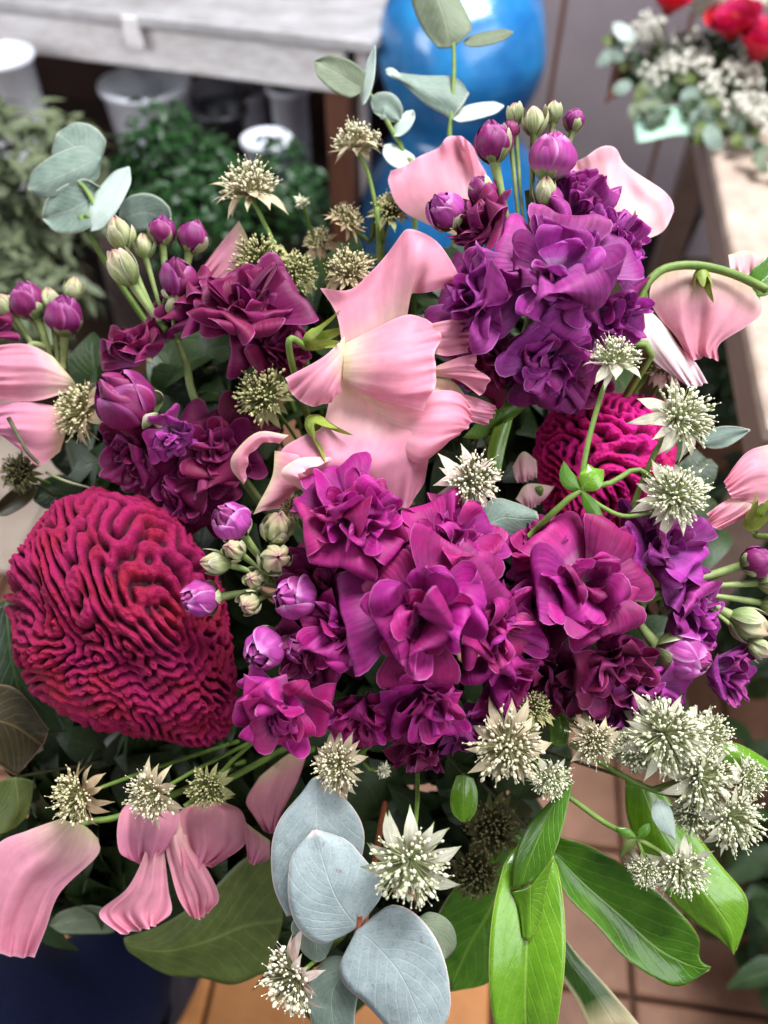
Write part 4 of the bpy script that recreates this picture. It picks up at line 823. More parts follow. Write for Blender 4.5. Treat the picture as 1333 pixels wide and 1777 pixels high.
sweetpea('pink sweet pea with drooping wings below the cockscomb', .425, [
    ([[(555, 395, -8), (590, 380, -4), (625, 395, -4)], [(475, 450, -8), (580, 430, 4), (690, 455, -4)], [(452, 530, -4), (570, 520, 12), (685, 530, 0)], [(460, 617, -6), (560, 600, 8), (655, 590, -4)], [(500, 648, -8), (560, 668, 0), (612, 632, -4)]], dict(ruf=13, pleat=4.5, frill=7, mat='pink_dusky')),
    ([[(575, 540, -14), (600, 530, -12), (630, 540, -14)], [(552, 640, -8), (590, 625, 0), (636, 628, -4)], [(490, 760, -4), (570, 760, 10), (650, 760, -4)], [(383, 857, -4), (520, 850, 8), (662, 850, -4)], [(468, 938, -4), (560, 917, 2), (612, 897, -4)]], dict(ruf=13, pleat=4.5, frill=7)),
    ([[(660, 490, -14), (690, 480, -12), (725, 490, -14)], [(638, 590, -6), (682, 575, 0), (730, 590, -2)], [(660, 700, -2), (720, 690, 10), (802, 690, -4)], [(690, 802, -4), (760, 790, 8), (845, 795, -4)], [(730, 867, -6), (770, 878, 0), (802, 850, -4)]], dict(ruf=13, pleat=4.5, frill=7)),
    ([[(760, 425, -14), (800, 415, -8), (850, 420, -12)], [(692, 465, -12), (800, 450, 0), (930, 460, -12)], [(680, 540, -6), (800, 520, 10), (952, 540, -6)], [(700, 620, -4), (800, 610, 8), (932, 602, -8)], [(703, 697, 2), (770, 672, 4), (812, 677, -4)]], dict(ruf=14, pleat=5, frill=8, mat='pink_dusky')),
    ([[(930, 490, -10), (980, 530, -2), (1042, 575, -6)], [(945, 570, -6), (990, 600, 4), (1037, 642, -2)], [(955, 640, -8), (970, 667, -2), (1002, 662, -4)]], dict(ruf=2, mat='pink_dusky')),
    ], ZB1, 'pink', None, [(320, 1400, -20), (420, 1340, -80)])
sweetpea('dusky shaded pink sweet pea petal left of the blue-grey eucalyptus leaves', .47, [
    ([[(1000, 330, -4), (1100, 250, 0), (1195, 200, 0)], [(950, 420, 0), (1050, 400, 8), (1150, 340, 0)], [(980, 480, 0), (1040, 500, 6), (1080, 480, 0)], [(1020, 540, 0), (1050, 547, 0), (1072, 522, 0)]], dict(ruf=3))],
    ZB1, 'pink_dusky', None, [(510, 1310, -10), (560, 1290, -80)])
sweetpea('pink sweet pea petal behind the green-tinged astrantias at upper left', .455, [
    ([[(415, 383, 0), (432, 420, 0), (452, 505, 0)], [(385, 420, 4), (402, 450, 10), (422, 508, 6)], [(346, 470, 0), (365, 490, 0), (388, 508, 0)]], dict(ruf=3))],
    Z0, 'pink', None, [(420, 490, -10), (450, 560, -60)])
sweetpea('small pale pink petals beside the magenta cockscomb', .43, [
    ([[(150, 960, 0), (200, 890, 6), (262, 930, 0)], [(160, 1010, 4), (210, 980, 12), (265, 980, 2)], [(170, 1030, 0), (215, 1030, 2), (262, 1010, 0)]], dict(ruf=2)),
    ([[(165, 1110, 0), (220, 1040, 6), (345, 1050, 0)], [(190, 1130, 4), (240, 1100, 12), (310, 1100, 2)], [(215, 1175, 0), (245, 1150, 2), (280, 1130, 0)]], dict(ruf=2))],
    Z5, 'pink_pale', None, [(920, 850, -10), (910, 900, -60)])
# ------------------------------------------------------------------ astrantias
def bract_meshes(mat):
    out = []
    for k in range(6):
        nu, nv = 10, 5
        u, v = np.meshgrid(np.linspace(0, 1, nu), np.linspace(-1, 1, nv), indexing='ij')
        hw = (.092 + .02 * (k % 2)) * np.sin(math.pi * np.clip(u * .83 + .12, 0, 1)) ** .85 * (1 + .1 * k) * np.where(u > .72, ((1 - u) / .28 + .02) ** .75, 1)
        ph = np.radians(38 - (20 + 11 * k) * u)
        x = .10 + .9 * u * np.cos(ph * .6); z = .9 * u * np.sin(ph * .75) + .05 * v ** 2 * (1 - u) + .045 * np.sin(u * 5 + k * 1.7) - .02 * np.abs(v) * np.sin(u * 3)
        V = np.stack([x, hw * v + .05 * np.sin(u * 3 + k * 1.3) * u, z], -1).reshape(-1, 3)
        out.append(newmesh('bract', V, gridfaces(nu, nv), mat, griduv(nu, nv)))
    return out
ICO = None
def ico():
    t = (1 + 5 ** .5) / 2
    V = np.array([(-1, t, 0), (1, t, 0), (-1, -t, 0), (1, -t, 0), (0, -1, t), (0, 1, t), (0, -1, -t), (0, 1, -t), (t, 0, -1), (t, 0, 1), (-t, 0, -1), (-t, 0, 1)], float)
    Fc = [(0, 11, 5), (0, 5, 1), (0, 1, 7), (0, 7, 10), (0, 10, 11), (1, 5, 9), (5, 11, 4), (11, 10, 2), (10, 7, 6), (7, 1, 8), (3, 9, 4), (3, 4, 2), (3, 2, 6), (3, 6, 8), (3, 8, 9), (4, 9, 5), (2, 4, 11), (6, 2, 10), (8, 6, 7), (9, 8, 1)]
    return V / np.linalg.norm(V[0]), Fc
IV, IF = ico()
def pincushion(mats, seed, n=170, open_=1.0):
    rs = random.Random(seed); b = MB()
    for i in range(n):
        f = (i + .5) / n; th = math.acos(1 - f * (1 - math.cos(math.radians(82 * open_)))); a = i * 2.39996 + rs.uniform(-.25, .25)
        th += rs.uniform(-.16, .16); L = rs.uniform(.34, .62)
        d = np.array((math.sin(th) * math.cos(a), math.sin(th) * math.sin(a), math.cos(th)))
        o = d * .05 + np.array((0, 0, .02)); e = o + d * L + np.array((rs.uniform(-.06, .06), rs.uniform(-.06, .06), rs.uniform(-.02, .06)))
        b.tube([o, e], [.010, .014], 3, 0)
        k = rs.choice((.019, .025, .030, .038))
        q = np.array([d * 1.35 if j == 2 else [0, 0, 0] for j in range(3)])
        kk = IV * k; kk = kk + np.outer(kk @ d, d) * .6
        b.add(kk + e, IF, 1)
        if rs.random() < .45:     # a stamen with its anther
            e2 = e + d * rs.uniform(.07, .13) + np.array([rs.uniform(-.05, .05) for _ in range(3)])
            b.tube([e, e2], [.006, .006], 3, 1); b.add(IV * .017 + e2, IF, 1)
    return b.mesh('florets', mats)
AST = {}
def astmesh(key):
    if key not in AST:
        mm = [M['sk_' + key], M['kn_' + key]]
        AST[key] = (bract_meshes(M['br_' + key]), [pincushion(mm, s) for s in (1, 2, 3)])
    return AST[key]
def ahead(parent, rel, px, py, z, r, axis, D, key, nb=19, closed=0.0, seed=0, bl=.92, pin=1.1):
    br, pc = astmesh(key); rs = random.Random(seed * 17 + int(px + py)); d = D - z * D / F; R = r * d / F
    ax = fv(*axis)
    h = link('flower_head', None, parent) if parent.get('label') and parent.name.startswith('astrantia_spray') else None
    host = h or parent
    if h:
        place(h, P(px, py, d) - np.array(rel), basis(ax, rs.uniform(0, 6)), R); M0 = Matrix.Identity(4)
    else:
        M0 = Matrix.LocRotScale(Vector(P(px, py, d) - np.array(rel)), basis(ax, rs.uniform(0, 6)).to_quaternion(), Vector((R, R, R)))
    f = link('florets', rs.choice(pc), host); f['kind'] = 'stuff'
    f.matrix_basis = M0 @ Matrix.LocRotScale(Vector((0, 0, 0)), Matrix.Rotation(rs.uniform(0, 6), 3, 'Z').to_quaternion(), Vector((pin,) * 3))
    for k in range(nb):
        a = (k + rs.uniform(-.25, .25)) * 2 * math.pi / nb
        lay = k % 2
        s = rs.uniform(.78, 1.1) * bl
        m = Matrix.Rotation(a, 4, 'Z') @ Matrix.Rotation(-(.10 * lay + closed + rs.uniform(-.28, .22)), 4, 'Y') @ Matrix.Rotation(rs.uniform(-.2, .2), 4, 'X') @ Matrix.Diagonal((s, s * rs.uniform(.9, 1.15), s, 1))
        o = link('bract', rs.choice(br), host); o.matrix_basis = M0 @ m
    return P(px, py, d), ax, R
def astrantia(label, px, py, r, axis, D, key, stem=None, **kw):
    t = thing('astrantia_flower', label, 'flower', BIND, 'astrantia flowers'); z = kw.pop('z', 0)
    c, ax, R = ahead(t, BIND, px, py, z, r, axis, D, key, **kw)
    if stem:
        pts = [c] + [P(x, y, D - zz * D / F) for x, y, zz in stem] + [BIND]
        MB().tube(pts, np.linspace(.0011, .0018, len(pts)), 6, 0, 22).build('stem', M['stem'], t, rel=BIND)
    else: stem_to_bind(c, ax, .0011, .0018, .3, M['stem'], t, BIND)
    return t
astrantia('tall cream astrantia against the blue vase, seen side on', 622, 262, 62, (-.05, .95, .30), .455, 'cream', [(640, 305, 0), (655, 380, -10), (660, 470, -50)], bl=.95)
astrantia('large buff astrantia beneath the white pots at upper left', 435, 340, 74, (-.08, .82, .55), .45, 'cream', [(455, 380, 0), (478, 432, -10), (500, 520, -60)])
astrantia('closed pale astrantia bud beside the small buff astrantias', 526, 358, 30, (-.25, .6, .7), .46, 'white', nb=12, closed=.8, bl=.8, pin=.7)
astrantia('small buff astrantia side on, right of the closed bud', 597, 390, 44, (.45, .75, .5), .465, 'buff', [(640, 420, -10), (660, 480, -50)])
astrantia('brownish astrantia just left of the lilac stock bud', 678, 372, 46, (.1, .6, .75), .46, 'green', [(665, 420, -10), (665, 480, -50)])
astrantia('small brown astrantia half hidden in the shade below the closed bud', 556, 425, 38, (-.2, .5, .8), .48, 'buff')
astrantia('greenish astrantia above the wine-purple stock flower', 452, 462, 68, (-.2, .45, .85), .445, 'green')
astrantia('greenish astrantia half turned to the right beside its twin', 508, 478, 56, (.6, .25, .7), .45, 'green')
astrantia('buff astrantia peeping over the large central sweet pea', 607, 480, 60, (-.05, .7, .65), .44, 'buff')
astrantia('shaded astrantia pincushion left of the central sweet pea', 462, 692, 66, (-.3, .35, .85), .425, 'green', pin=1.2, bl=.85)
astrantia('pinkish astrantia right of the hanging central sweet pea', 812, 836, 74, (.35, .05, .9), .385, 'pinkish')
astrantia('blurred mauve astrantia behind the white one at right', 1150, 650, 52, (.1, .7, .6), .44, 'pinkish')
def spray_node(t, px, py, z, D, leaves):
    for i, (mid, wd, mat) in enumerate(leaves):
        sheet('leaf', leaf_rows(mid, wd, 'lance'), Z0, D, M[mat], t, BIND, n=(14, 9), bow=(0, 3))
t = thing('astrantia_spray', 'astrantia spray with two white heads and a leafy joint before the magenta cockscomb', 'flower', BIND, 'astrantia sprays')
ahead(t, BIND, 1066, 632, 12, 62, (-.02, .86, .5), .385, 'white', seed=3)
ahead(t, BIND, 1168, 862, 16, 80, (.05, .12, 1), .385, 'white', seed=5)
D_ = .385
def tb(pts, r0, r1, parent, D, mat='stem', sub=16, name='stem'):
    q = [P(x, y, D - z * D / F) for x, y, z in pts]
    return MB().tube(q, np.linspace(r0, r1, len(q)), 7, 0, sub).build(name, M[mat], parent, rel=BIND)
tb([(1062, 636, 8), (1042, 690, 10), (1020, 770, 12), (1006, 850, 10)], .0012, .0015, t, D_)
tb([(1165, 865, 10), (1110, 815, 12), (1060, 838, 12), (1006, 852, 10), (960, 890, 0), (920, 930, -40)], .0012, .0018, t, D_)
tb([(1160, 880, 8), (1090, 896, 8), (1045, 880, 10), (1006, 852, 10)], .001, .0014, t, D_)
spray_node(t, 0, 0, 0, D_, [([(1008, 850, 12), (985, 830, 16), (978, 800, 10)], 14, 'leaf_mid'), ([(1008, 848, 14), (1030, 830, 22), (1048, 815, 14)], 20, 'leaf_bright'), ([(1010, 850, 14), (1022, 825, 22), (1020, 805, 14)], 16, 'leaf_bright'), ([(1008, 852, 12), (1030, 885, 14), (1050, 912, 6)], 12, 'leaf_mid')])
t = thing('astrantia_spray', 'white astrantia turned right, between the nodding sweet pea and the leafy joint', 'flower', BIND, 'astrantia sprays')
ahead(t, BIND, 1172, 728, 14, 84, (.5, .25, .8), .39, 'white', seed=8)
tb([(1165, 735, 8), (1130, 800, -10), (1090, 900, -40)], .0012, .0016, t, .39)
astrantia('large buff astrantia facing the viewer below the central stock', 880, 1292, 90, (-.08, .02, 1), .375, 'cream', nb=17)
astrantia('small astrantia half hidden behind the large buff one', 925, 1232, 44, (.2, .6, .7), .39, 'green')
astrantia('white and dark pincushion astrantia above the folded glossy leaf', 950, 1345, 52, (.35, -.35, .85), .385, 'white', bl=.8)
astrantia('medium buff astrantia between the large buff and the white cluster', 1030, 1285, 56, (-.15, .02, 1), .385, 'cream', nb=16)
t = thing('astrantia_spray', 'big cluster of white astrantias at lower right over the glossy leaves', 'flower', BIND, 'astrantia sprays')
for i, (x, y, r, ax, z) in enumerate([(1152, 1272, 92, (-.05, .1, 1), 16), (1210, 1345, 78, (.25, -.15, .9), 8), (1262, 1415, 72, (.4, -.15, .9), 4), (1178, 1500, 62, (.05, -.35, .9), 2), (1122, 1505, 42, (-.5, -.4, .7), -4), (1228, 1278, 52, (.4, .4, .8), -6), (1105, 1300, 50, (-.5, .1, .8), -4), (1200, 1405, 54, (-.1, -.3, .9), -10), (1290, 1350, 46, (.6, .2, .7), -12)]):
    ahead(t, BIND, x, y, z, r * 1.08, ax, .385, 'white', seed=20 + i)
tb([(1165, 1495, -4), (1140, 1475, -4), (1105, 1455, -2), (1050, 1428, -10), (995, 1388, -20), (930, 1340, -60)], .0012, .0016, t, .385)
tb([(1255, 1410, -6), (1190, 1385, -10), (1130, 1370, -12), (1070, 1340, -20), (990, 1290, -60)], .0012, .0016, t, .385)
tb([(1205, 1345, -2), (1130, 1370, -12)], .001, .0012, t, .385)
tb([(1150, 1275, 0), (1100, 1340, -30)], .001, .0012, t, .385)
tb([(1122, 1500, -6), (1105, 1455, -2)], .001, .0012, t, .385)
spray_node(t, 0, 0, 0, .385, [([(1105, 1455, 4), (1090, 1468, 6), (1075, 1490, 0)], 9, 'leaf_olive'), ([(1105, 1455, 4), (1120, 1440, 8), (1130, 1425, 4)], 9, 'leaf_mid'), ([(1105, 1455, 4), (1085, 1445, 8), (1068, 1435, 4)], 9, 'leaf_mid'), ([(1140, 1385, 8), (1152, 1420, 16), (1172, 1458, 8)], 18, 'euc_pale')])
astrantia('cream astrantia with pale bracts above the blue-grey eucalyptus leaf', 590, 1328, 62, (-.35, .1, .9), .375, 'cream', bl=.95)
astrantia('tiny pale green astrantia bud right of the cream one', 664, 1338, 26, (.3, .3, .85), .38, 'white', nb=10, closed=.75, bl=.8, pin=.8)
astrantia('crisp white astrantia overlapping the blue-grey eucalyptus leaf', 712, 1490, 98, (-.16, -.2, .95), .36, 'white', nb=16)
astrantia('astrantia turned left at the bottom edge under the eucalyptus', 520, 1690, 84, (-.75, -.25, .55), .375, 'pinkish')
astrantia('cream astrantia between the cockscomb and the drooping sweet pea', 272, 1375, 66, (-.5, -.15, .8), .405, 'cream')
astrantia('small greenish astrantia right of the cream one under the cockscomb', 365, 1362, 52, (-.25, -.25, .85), .41, 'green')
astrantia('brownish astrantia above the long folded sweet pea petal', 145, 1378, 68, (-.65, -.1, .7), .415, 'buff')
astrantia('brownish astrantia standing between the left edge sweet pea and the stock', 155, 715, 72, (-.75, .1, .5), .45, 'buff')
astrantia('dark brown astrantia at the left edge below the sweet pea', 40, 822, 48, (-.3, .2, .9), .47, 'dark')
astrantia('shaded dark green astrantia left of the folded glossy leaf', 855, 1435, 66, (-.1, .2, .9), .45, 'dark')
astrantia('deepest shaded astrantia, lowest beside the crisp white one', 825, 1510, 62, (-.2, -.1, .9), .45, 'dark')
astrantia('tiny brown astrantia tucked behind the bud cluster', 508, 882, 34, (-.1, .4, .9), .41, 'buff')
# ------------------------------------------------------------------ eucalyptus
def leafthing(name, label, cat, rows, zt, D, mat, n=(24, 16), group=None, stem=True, **kw):
    W = rows_world(rows, zt, D, n, **{k: v for k, v in kw.items() if k in ('bow', 'ruf', 'tilt', 'seed')})
    b = W[n[1] // 2]
    o = link(name, newmesh(name, W - b, gridfaces(*n), M[mat], griduv(*n)), None, b)
    tag(o, label, cat, group)
    md = o.modifiers.new('thickness', 'SOLIDIFY'); md.thickness = .0005; md.offset = 0
    if stem:
        q = [np.zeros(3), (BIND - b) * .35 + np.array((0, 0, -.01)), BIND - b]
        MB().tube(q, [.0009, .0013, .0016], 6, 0, 12).build('leaf_stalk', M['stem_dark'], o)
    return o
def sprig(label, D, leaves, stem, cat='eucalyptus', stemmat='stem', r=(.0012, .002), name='eucalyptus_sprig'):
    t = thing(name, label, cat, BIND, 'eucalyptus sprigs')
    for i, (rows, zt, mat, kw) in enumerate(leaves):
        sheet('leaf', rows, zt, D, M[mat], t, BIND, n=(22, 14), thick=.0005, seed=i, **kw)
    q = [P(x, y, D - z * D / F) for x, y, z in stem]
    MB().tube(q + [BIND], np.linspace(r[0], r[1], len(q) + 1), 8, 0, 24).build('stem', M[stemmat], t, rel=BIND)
    return t
sprig('upright grey-green eucalyptus sprig before the blue vase', .50, [
    ([[(145, -40, -10), (215, -60, 6), (300, -30, -6)], [(165, 40, -10), (255, 30, 10), (345, 60, -4)], [(200, 110, -8), (275, 110, 8), (352, 100, 0)], [(245, 160, 0), (285, 158, 2), (315, 140, 0)]], Z2, 'euc_olive', dict(ruf=2)),
    (leaf_rows([(325, 142, 0), (400, 128, 14), (492, 106, 18)], 22, 'oval'), Z2, 'euc_olive', dict(tilt=(0, 40))),
    ([[(68, 235, 10), (90, 252, 12), (118, 266, 6)], [(180, 250, -4), (190, 292, 10), (195, 340, 4)], [(300, 258, -14), (285, 312, 4), (262, 378, 4)], [(345, 310, -6), (322, 350, 2), (285, 396, 2)]], Z2, 'euc_grey', dict(ruf=2)),
    (leaf_rows([(120, 262, 8), (90, 240, 12), (68, 232, 10)], 14, 'oval'), Z2, 'euc_pale', dict()),
    (leaf_rows([(290, 392, 0), (360, 370, 8), (460, 350, 6)], 26, 'oval'), Z2, 'euc_pale', dict(tilt=(0, 20))),
    ],
    [(786, 60, 0), (788, 120, 0), (783, 200, 0), (780, 260, -4), (790, 400, -40)])
sprig('small eucalyptus side sprig left of the blue vase', .49, [
    (leaf_rows([(1205, 300, 0), (1130, 250, 6), (1042, 202, 0)], 58, 'round', fold=.1), Z1, 'euc_olive', dict(ruf=2)),
    (leaf_rows([(1200, 350, 0), (1218, 250, 10), (1240, 150, 6)], 20, 'lance'), Z1, 'euc_pale', dict(tilt=(0, 24))),
    (leaf_rows([(1235, 370, 0), (1275, 350, 6), (1322, 400, 0)], 46, 'round'), Z1, 'euc_grey', dict(ruf=2)),
    (leaf_rows([(95, 450, 0), (130, 410, 8), (160, 365, 4)], 24, 'oval'), Z2, 'euc_pale', dict(tilt=(0, 20))),
    (leaf_rows([(65, 480, 0), (110, 520, 8), (172, 545, 4)], 34, 'oval'), Z2, 'euc_pale', dict(tilt=(0, 20)))],
    [(640, 160, 0), (660, 190, 0), (685, 235, 0), (700, 270, -4), (720, 420, -50)])
sprig('rounded grey eucalyptus leaves at upper left, above the pale stock buds', .50, [
    (leaf_rows([(330, 545, -10), (255, 490, 0), (190, 440, -6)], 90, 'round'), Z1, 'euc_grey', dict(ruf=3, bow=(6, 8))),
    (leaf_rows([(335, 520, 8), (215, 575, 14), (92, 625, 6)], 72, 'round'), Z1, 'euc_grey', dict(ruf=3, bow=(6, 8))),
    (leaf_rows([(345, 630, 14), (240, 690, 20), (140, 720, 10)], 82, 'round'), Z1, 'euc_grey', dict(ruf=3, bow=(6, -8))),
    (leaf_rows([(300, 765, 20), (350, 670, 30), (428, 552, 24)], 46, 'oval'), Z1, 'euc_pale', dict(tilt=(0, 30), bow=(0, 8))),
    (leaf_rows([(395, 730, 0), (480, 700, 6), (565, 740, 0)], 62, 'round'), Z1, 'euc_grey', dict(tilt=(0, -20)))],
    [(120, 305, 20), (150, 330, 20), (175, 385, 14), (200, 480, -30)])
sprig('big blue-grey eucalyptus leaves at bottom centre', .375, [
    ([[(330, 470, -30), (390, 395, -26), (450, 420, -26)], [(230, 590, -24), (400, 540, -10), (570, 540, -24)], [(190, 720, -26), (400, 700, -6), (620, 660, -26)], [(200, 900, -30), (400, 860, -14), (600, 800, -26)], [(260, 1040, -30), (420, 1000, -20), (560, 900, -26)]], ZB2, 'euc_blue', dict(ruf=2)),
    ([[(330, 1010, -20), (420, 960, -16), (520, 960, -16)], [(280, 1090, -16), (400, 1080, -10), (520, 1060, -10)], [(330, 1200, -18), (400, 1190, -12), (480, 1150, -14)], [(385, 1250, -20), (410, 1250, -16), (440, 1235, -16)]], ZB2, 'euc_grey', dict(ruf=2)),
    (leaf_rows([(590, 1090, 4), (520, 1000, 16), (460, 880, 20), (390, 640, 0)], 225, 'round', nrow=11), ZB2, 'euc_blue', dict(ruf=3, bow=(0, 6))),
    (leaf_rows([(590, 1100, 8), (680, 1180, 18), (800, 1330, 24), (930, 1640, 8)], 235, 'round', nrow=11), ZB2, 'euc_blue', dict(ruf=3, bow=(0, 8))),
    (leaf_rows([(560, 1230, -24), (500, 1330, -18), (470, 1440, -18), (500, 1700, -24)], 120, 'oval'), ZB2, 'euc_grey', dict(ruf=2, tilt=(0, -30))),
    (leaf_rows([(860, 1060, -24), (930, 1090, -20), (975, 1140, -20), (1000, 1235, -24)], 75, 'oval'), ZB2, 'euc_olive', dict(ruf=2, tilt=(0, 30)))],
    [(625, 1590, 14), (621, 1614, 6), (615, 1640, -20), (640, 1560, -120)], stemmat='stem_red')
leafthing('eucalyptus_leaf', 'pale sage eucalyptus leaf between the central stock and the right stock', 'leaf', [[(-40, 1200), (-20, 1280), (0, 1340)], [(60, 1110), (90, 1200), (110, 1300)], [(160, 1125), (180, 1200), (200, 1270)], [(262, 1168), (272, 1205), (250, 1245)]], Z5, .405, 'euc_grey', bow=(4, 10), ruf=2)
leafthing('eucalyptus_leaf', 'pale eucalyptus leaf tip right of the white astrantia', 'leaf', leaf_rows([(1020, 850), (1130, 820, 6), (1250, 790, 4)], 50, 'lance'), Z5, .43, 'euc_grey', ruf=3)
# ------------------------------------------------------------------ broad leaves
leafthing('glossy_leaf', 'bright glossy green leaf hanging straight down at the bottom edge', 'leaf', leaf_rows([(345, 640, -30), (335, 900, 10), (325, 1150, 26), (320, 1400, 22), (350, 1680, -10)], 160, 'oval', nrow=11, fold=.16), ZB3, .40, 'leaf_bright', ruf=4, bow=(0, 10))
t = thing('folded_leaf', 'folded yellow-green leaf with a pale rim above the hanging glossy leaf', 'leaf', BIND, None)
sheet('blade', [[(430, 500, 0), (470, 460, 8), (516, 428, 10)], [(330, 610, -6), (400, 600, 14), (475, 615, 22)], [(275, 740, -4), (340, 740, 16), (435, 730, 26)], [(262, 880, 0), (300, 868, 10), (345, 852, 20)]], ZB3, .39, M['leaf_mid'], t, BIND, n=(20, 14), ruf=2, thick=.0006)
sheet('blade', [[(262, 886, 2), (342, 857, 22), (437, 735, 28)], [(292, 960, 4), (340, 940, 16), (410, 850, 18)], [(308, 1085, 4), (340, 1085, 8), (386, 1000, 8)]], ZB3, .39, M['leaf_bright'], t, BIND, n=(18, 14), ruf=3, thick=.0006)
tb([(990, 1362, 4), (975, 1330, -40)], .001, .0012, t, .39, 'stem', 6, 'leaf_stalk')
leafthing('glossy_leaf', 'broad green leaf pointing right with a notched tip, over the terracotta tiles', 'leaf', [[(440, 650, 4), (430, 710, -10), (425, 755, 0)], [(600, 700, 16), (550, 838, -16), (485, 895, 6)], [(785, 815, 24), (725, 990, -12), (618, 1030, 14)], [(955, 960, 22), (865, 1115, -8), (725, 1155, 14)], [(1044, 1078, 8), (985, 1182, -10), (855, 1245, 4)], [(1040, 1165, -10), (1060, 1205, 0), (960, 1280, -6)], [(1092, 1198, -8), (1092, 1203, -4), (1086, 1215, -8)]], ZB3, .405, 'leaf_mid', n=(30, 18), ruf=3)
leafthing('glossy_leaf', 'shiny green leaf behind the white astrantia cluster, pointing down', 'leaf', [[(735, 420, -10), (800, 430, 0), (880, 450, -10)], [(750, 600, -10), (880, 620, 8), (1000, 600, -10)], [(880, 860, -10), (1000, 800, 14), (1130, 770, -4)], [(1010, 1000, -8), (1110, 940, 16), (1237, 900, 0)], [(1120, 1075, -8), (1180, 1050, 4), (1242, 1000, -4)], [(1184, 1135, -8), (1190, 1148, -6), (1204, 1120, -8)]], ZB3, .43, 'leaf_bright', n=(28, 18), ruf=3)
leafthing('glossy_leaf', 'green leaf at the right edge beside the white astrantia cluster', 'leaf', [[(1110, 262), (1125, 300), (1150, 350)], [(1220, 272), (1240, 330, 10), (1240, 402)], [(1390, 375), (1390, 420, 8), (1390, 455)]], ZB3, .44, 'leaf_bright', ruf=3)
leafthing('variegated_leaf', 'cream-edged variegated leaf on a red stalk at the bottom edge', 'leaf', [[(425, 1048), (450, 1056), (472, 1064)], [(440, 1190), (500, 1170, 8), (540, 1150)], [(530, 1340), (600, 1300, 8), (660, 1280)], [(600, 1490), (700, 1450, 6), (815, 1465)]], ZB3, .45, 'leaf_var', ruf=2)
leafthing('small_leaf', 'small bright green leaf under the large buff astrantia', 'leaf', [[(30, 400), (60, 395), (100, 410)], [(5, 480), (60, 470, 8), (118, 470)], [(10, 550), (60, 560, 4), (112, 545)], [(50, 592), (65, 594), (85, 588)]], ZB3, .42, 'leaf_bright', ruf=3)
leafthing('small_leaf', 'bright green leaf wedged between the large and medium buff astrantias', 'leaf', [[(400, 110), (430, 105), (455, 120)], [(415, 180), (460, 180, 6), (500, 195)], [(425, 265), (460, 275), (495, 265)]], ZB3, .41, 'leaf_bright', ruf=2)
leafthing('broad_leaf', 'dull olive leaf below the drooping sweet pea at lower left', 'leaf', [[(478, 950), (482, 975), (498, 1005)], [(640, 890), (630, 1000, 10), (640, 1090)], [(800, 780), (800, 960, 12), (780, 1105)], [(950, 640), (950, 900, 12), (900, 1130)], [(1080, 640), (1090, 880, 4), (1030, 1080)]], ZB1, .49, 'leaf_olive', n=(28, 18), ruf=4)
leafthing('broad_leaf', 'dark green leaf left of the hanging glossy leaf, in shade', 'leaf', leaf_rows([(900, 1440, -10), (860, 1560, 0), (815, 1640, 0), (780, 1720, -10)], 75, 'oval'), Z0, .47, 'leaf_mid', ruf=4)
leafthing('broad_leaf', 'green leaf under the violet stock, right of the central sweet pea', 'leaf', [[(1060, 680), (1030, 800), (940, 910)], [(1140, 685), (1110, 800, 8), (1000, 915)], [(1230, 706), (1180, 795), (1060, 897)]], Z4, .43, 'leaf_mid', ruf=3)
leafthing('narrow_leaf', 'narrow yellow-green blade above the sage eucalyptus leaf', 'leaf', [[(1060, 870), (1100, 850, 4), (1135, 832)], [(1035, 980), (1070, 965, 6), (1105, 950)], [(1055, 1075), (1068, 1075, 2), (1082, 1072)]], Z4, .425, 'leaf_bright', ruf=1)
leafthing('broad_leaf', 'dark green leaf behind the cockscomb at the left edge', 'leaf', [[(-60, 560), (20, 520), (110, 490)], [(-60, 700), (40, 720, 10), (150, 740)], [(-60, 860), (80, 880, 8), (210, 920)], [(40, 1000), (140, 1010), (250, 1010)]], Z6, .49, 'leaf_dark', ruf=3)
leafthing('broad_leaf', 'brownish leaf with a pale edge highlight in its colour at the left, below the cockscomb', 'leaf', [[(-80, 830), (-80, 950), (-80, 1100)], [(60, 850), (40, 980, 10), (-10, 1130)], [(170, 985), (120, 1030, 8), (50, 1170)], [(182, 1000), (160, 1060), (70, 1168)]], Z6, .47, 'leaf_brown', ruf=4)
leafthing('broad_leaf', 'dark curled leaf at the left edge above the cockscomb', 'leaf', leaf_rows([(140, 870), (70, 920, 10), (-20, 985)], 40, 'oval', fold=.3), Z3, .48, 'leaf_brown', ruf=2)
leafthing('broad_leaf', 'dark round leaf touching the top left of the cockscomb', 'leaf', leaf_rows([(310, 950), (230, 900, 6), (130, 930)], 70, 'round'), Z3, .49, 'leaf_dark', ruf=2)
leafthing('broad_leaf', 'dark grey leaf over the navy trousers', 'leaf', leaf_rows([(470, 900), (340, 880, 8), (190, 900)], 55, 'oval'), ZB1, .52, 'euc_olive', ruf=2)
leafthing('broad_leaf', 'yellowish leaf stub at the left edge beside the brownish astrantia', 'leaf', [[(-20, 350), (60, 330), (130, 345)], [(0, 450), (70, 440, 6), (120, 430)], [(-30, 560), (40, 540, 4), (100, 490)]], ZB1, .47, 'leaf_olive', ruf=4)
twig = MB().tube([P(15, 725, .44), P(45, 780, .44), P(68, 805, .445)], [.0014, .0012, .001], 6, 0, 10).build('twig', M['stem_dark'])
tag(twig, 'thin dark twig crossing the left edge sweet pea', 'twig')
leafthing('small_leaf', 'dark green leaf tip at the right edge where the arched stem ends', 'leaf', leaf_rows([(1300, 500), (1325, 485, 4), (1365, 440)], 26, 'oval'), Z0, .42, 'leaf_mid', ruf=2)
twig = MB().tube([P(80, 820, .46), P(115, 835, .455), P(160, 848, .46)], [.0008, .0008, .0006], 6, 0, 10).build('twig', M['sepal_pale'])
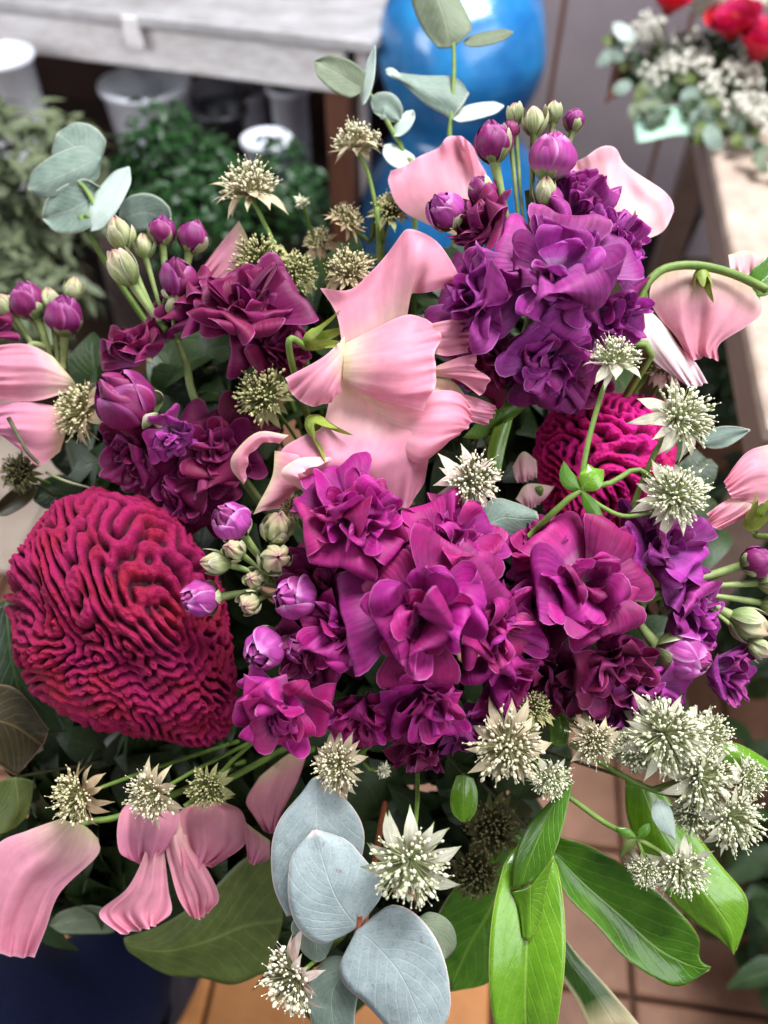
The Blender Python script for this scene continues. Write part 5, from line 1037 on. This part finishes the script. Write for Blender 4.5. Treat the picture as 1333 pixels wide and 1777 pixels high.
tag(twig, 'thin pale stalk above the crimson cockscomb', 'twig')
# inner foliage: dark leaves added between the stems to make the gaps dark
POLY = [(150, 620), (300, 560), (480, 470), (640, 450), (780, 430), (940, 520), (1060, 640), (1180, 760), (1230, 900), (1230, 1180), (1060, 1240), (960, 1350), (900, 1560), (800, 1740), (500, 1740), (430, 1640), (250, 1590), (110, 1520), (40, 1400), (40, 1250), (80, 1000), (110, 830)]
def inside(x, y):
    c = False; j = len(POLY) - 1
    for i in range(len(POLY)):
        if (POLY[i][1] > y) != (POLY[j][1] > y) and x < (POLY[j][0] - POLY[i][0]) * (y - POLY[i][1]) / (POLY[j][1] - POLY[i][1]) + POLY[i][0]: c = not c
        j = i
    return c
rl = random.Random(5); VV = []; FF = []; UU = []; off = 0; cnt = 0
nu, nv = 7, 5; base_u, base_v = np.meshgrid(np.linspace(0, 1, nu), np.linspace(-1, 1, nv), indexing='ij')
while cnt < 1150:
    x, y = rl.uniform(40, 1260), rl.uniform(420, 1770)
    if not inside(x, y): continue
    if cnt > 800: x, y = rl.uniform(30, 520), rl.uniform(1230, 1600)  # extra dark leaves added in place of the person's shadow and dark clothes
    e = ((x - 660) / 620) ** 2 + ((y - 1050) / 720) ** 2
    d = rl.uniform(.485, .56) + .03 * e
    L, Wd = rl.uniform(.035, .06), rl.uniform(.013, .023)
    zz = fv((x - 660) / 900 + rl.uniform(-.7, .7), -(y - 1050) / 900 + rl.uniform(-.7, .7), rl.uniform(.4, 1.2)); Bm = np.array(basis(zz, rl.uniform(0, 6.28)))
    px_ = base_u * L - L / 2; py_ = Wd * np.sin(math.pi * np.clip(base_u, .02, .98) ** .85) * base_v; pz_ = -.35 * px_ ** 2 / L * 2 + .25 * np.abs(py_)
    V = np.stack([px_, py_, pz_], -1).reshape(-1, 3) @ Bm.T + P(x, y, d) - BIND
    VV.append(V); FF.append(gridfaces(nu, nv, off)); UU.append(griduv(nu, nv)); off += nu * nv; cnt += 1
o = link('added_foliage', newmesh('added_foliage', np.vstack(VV), np.vstack(FF), M['fill'], np.vstack(UU)), None, BIND)
tag(o, 'dark green leaves added to darken the gaps between the flowers', 'added_foliage', None, 'stuff')
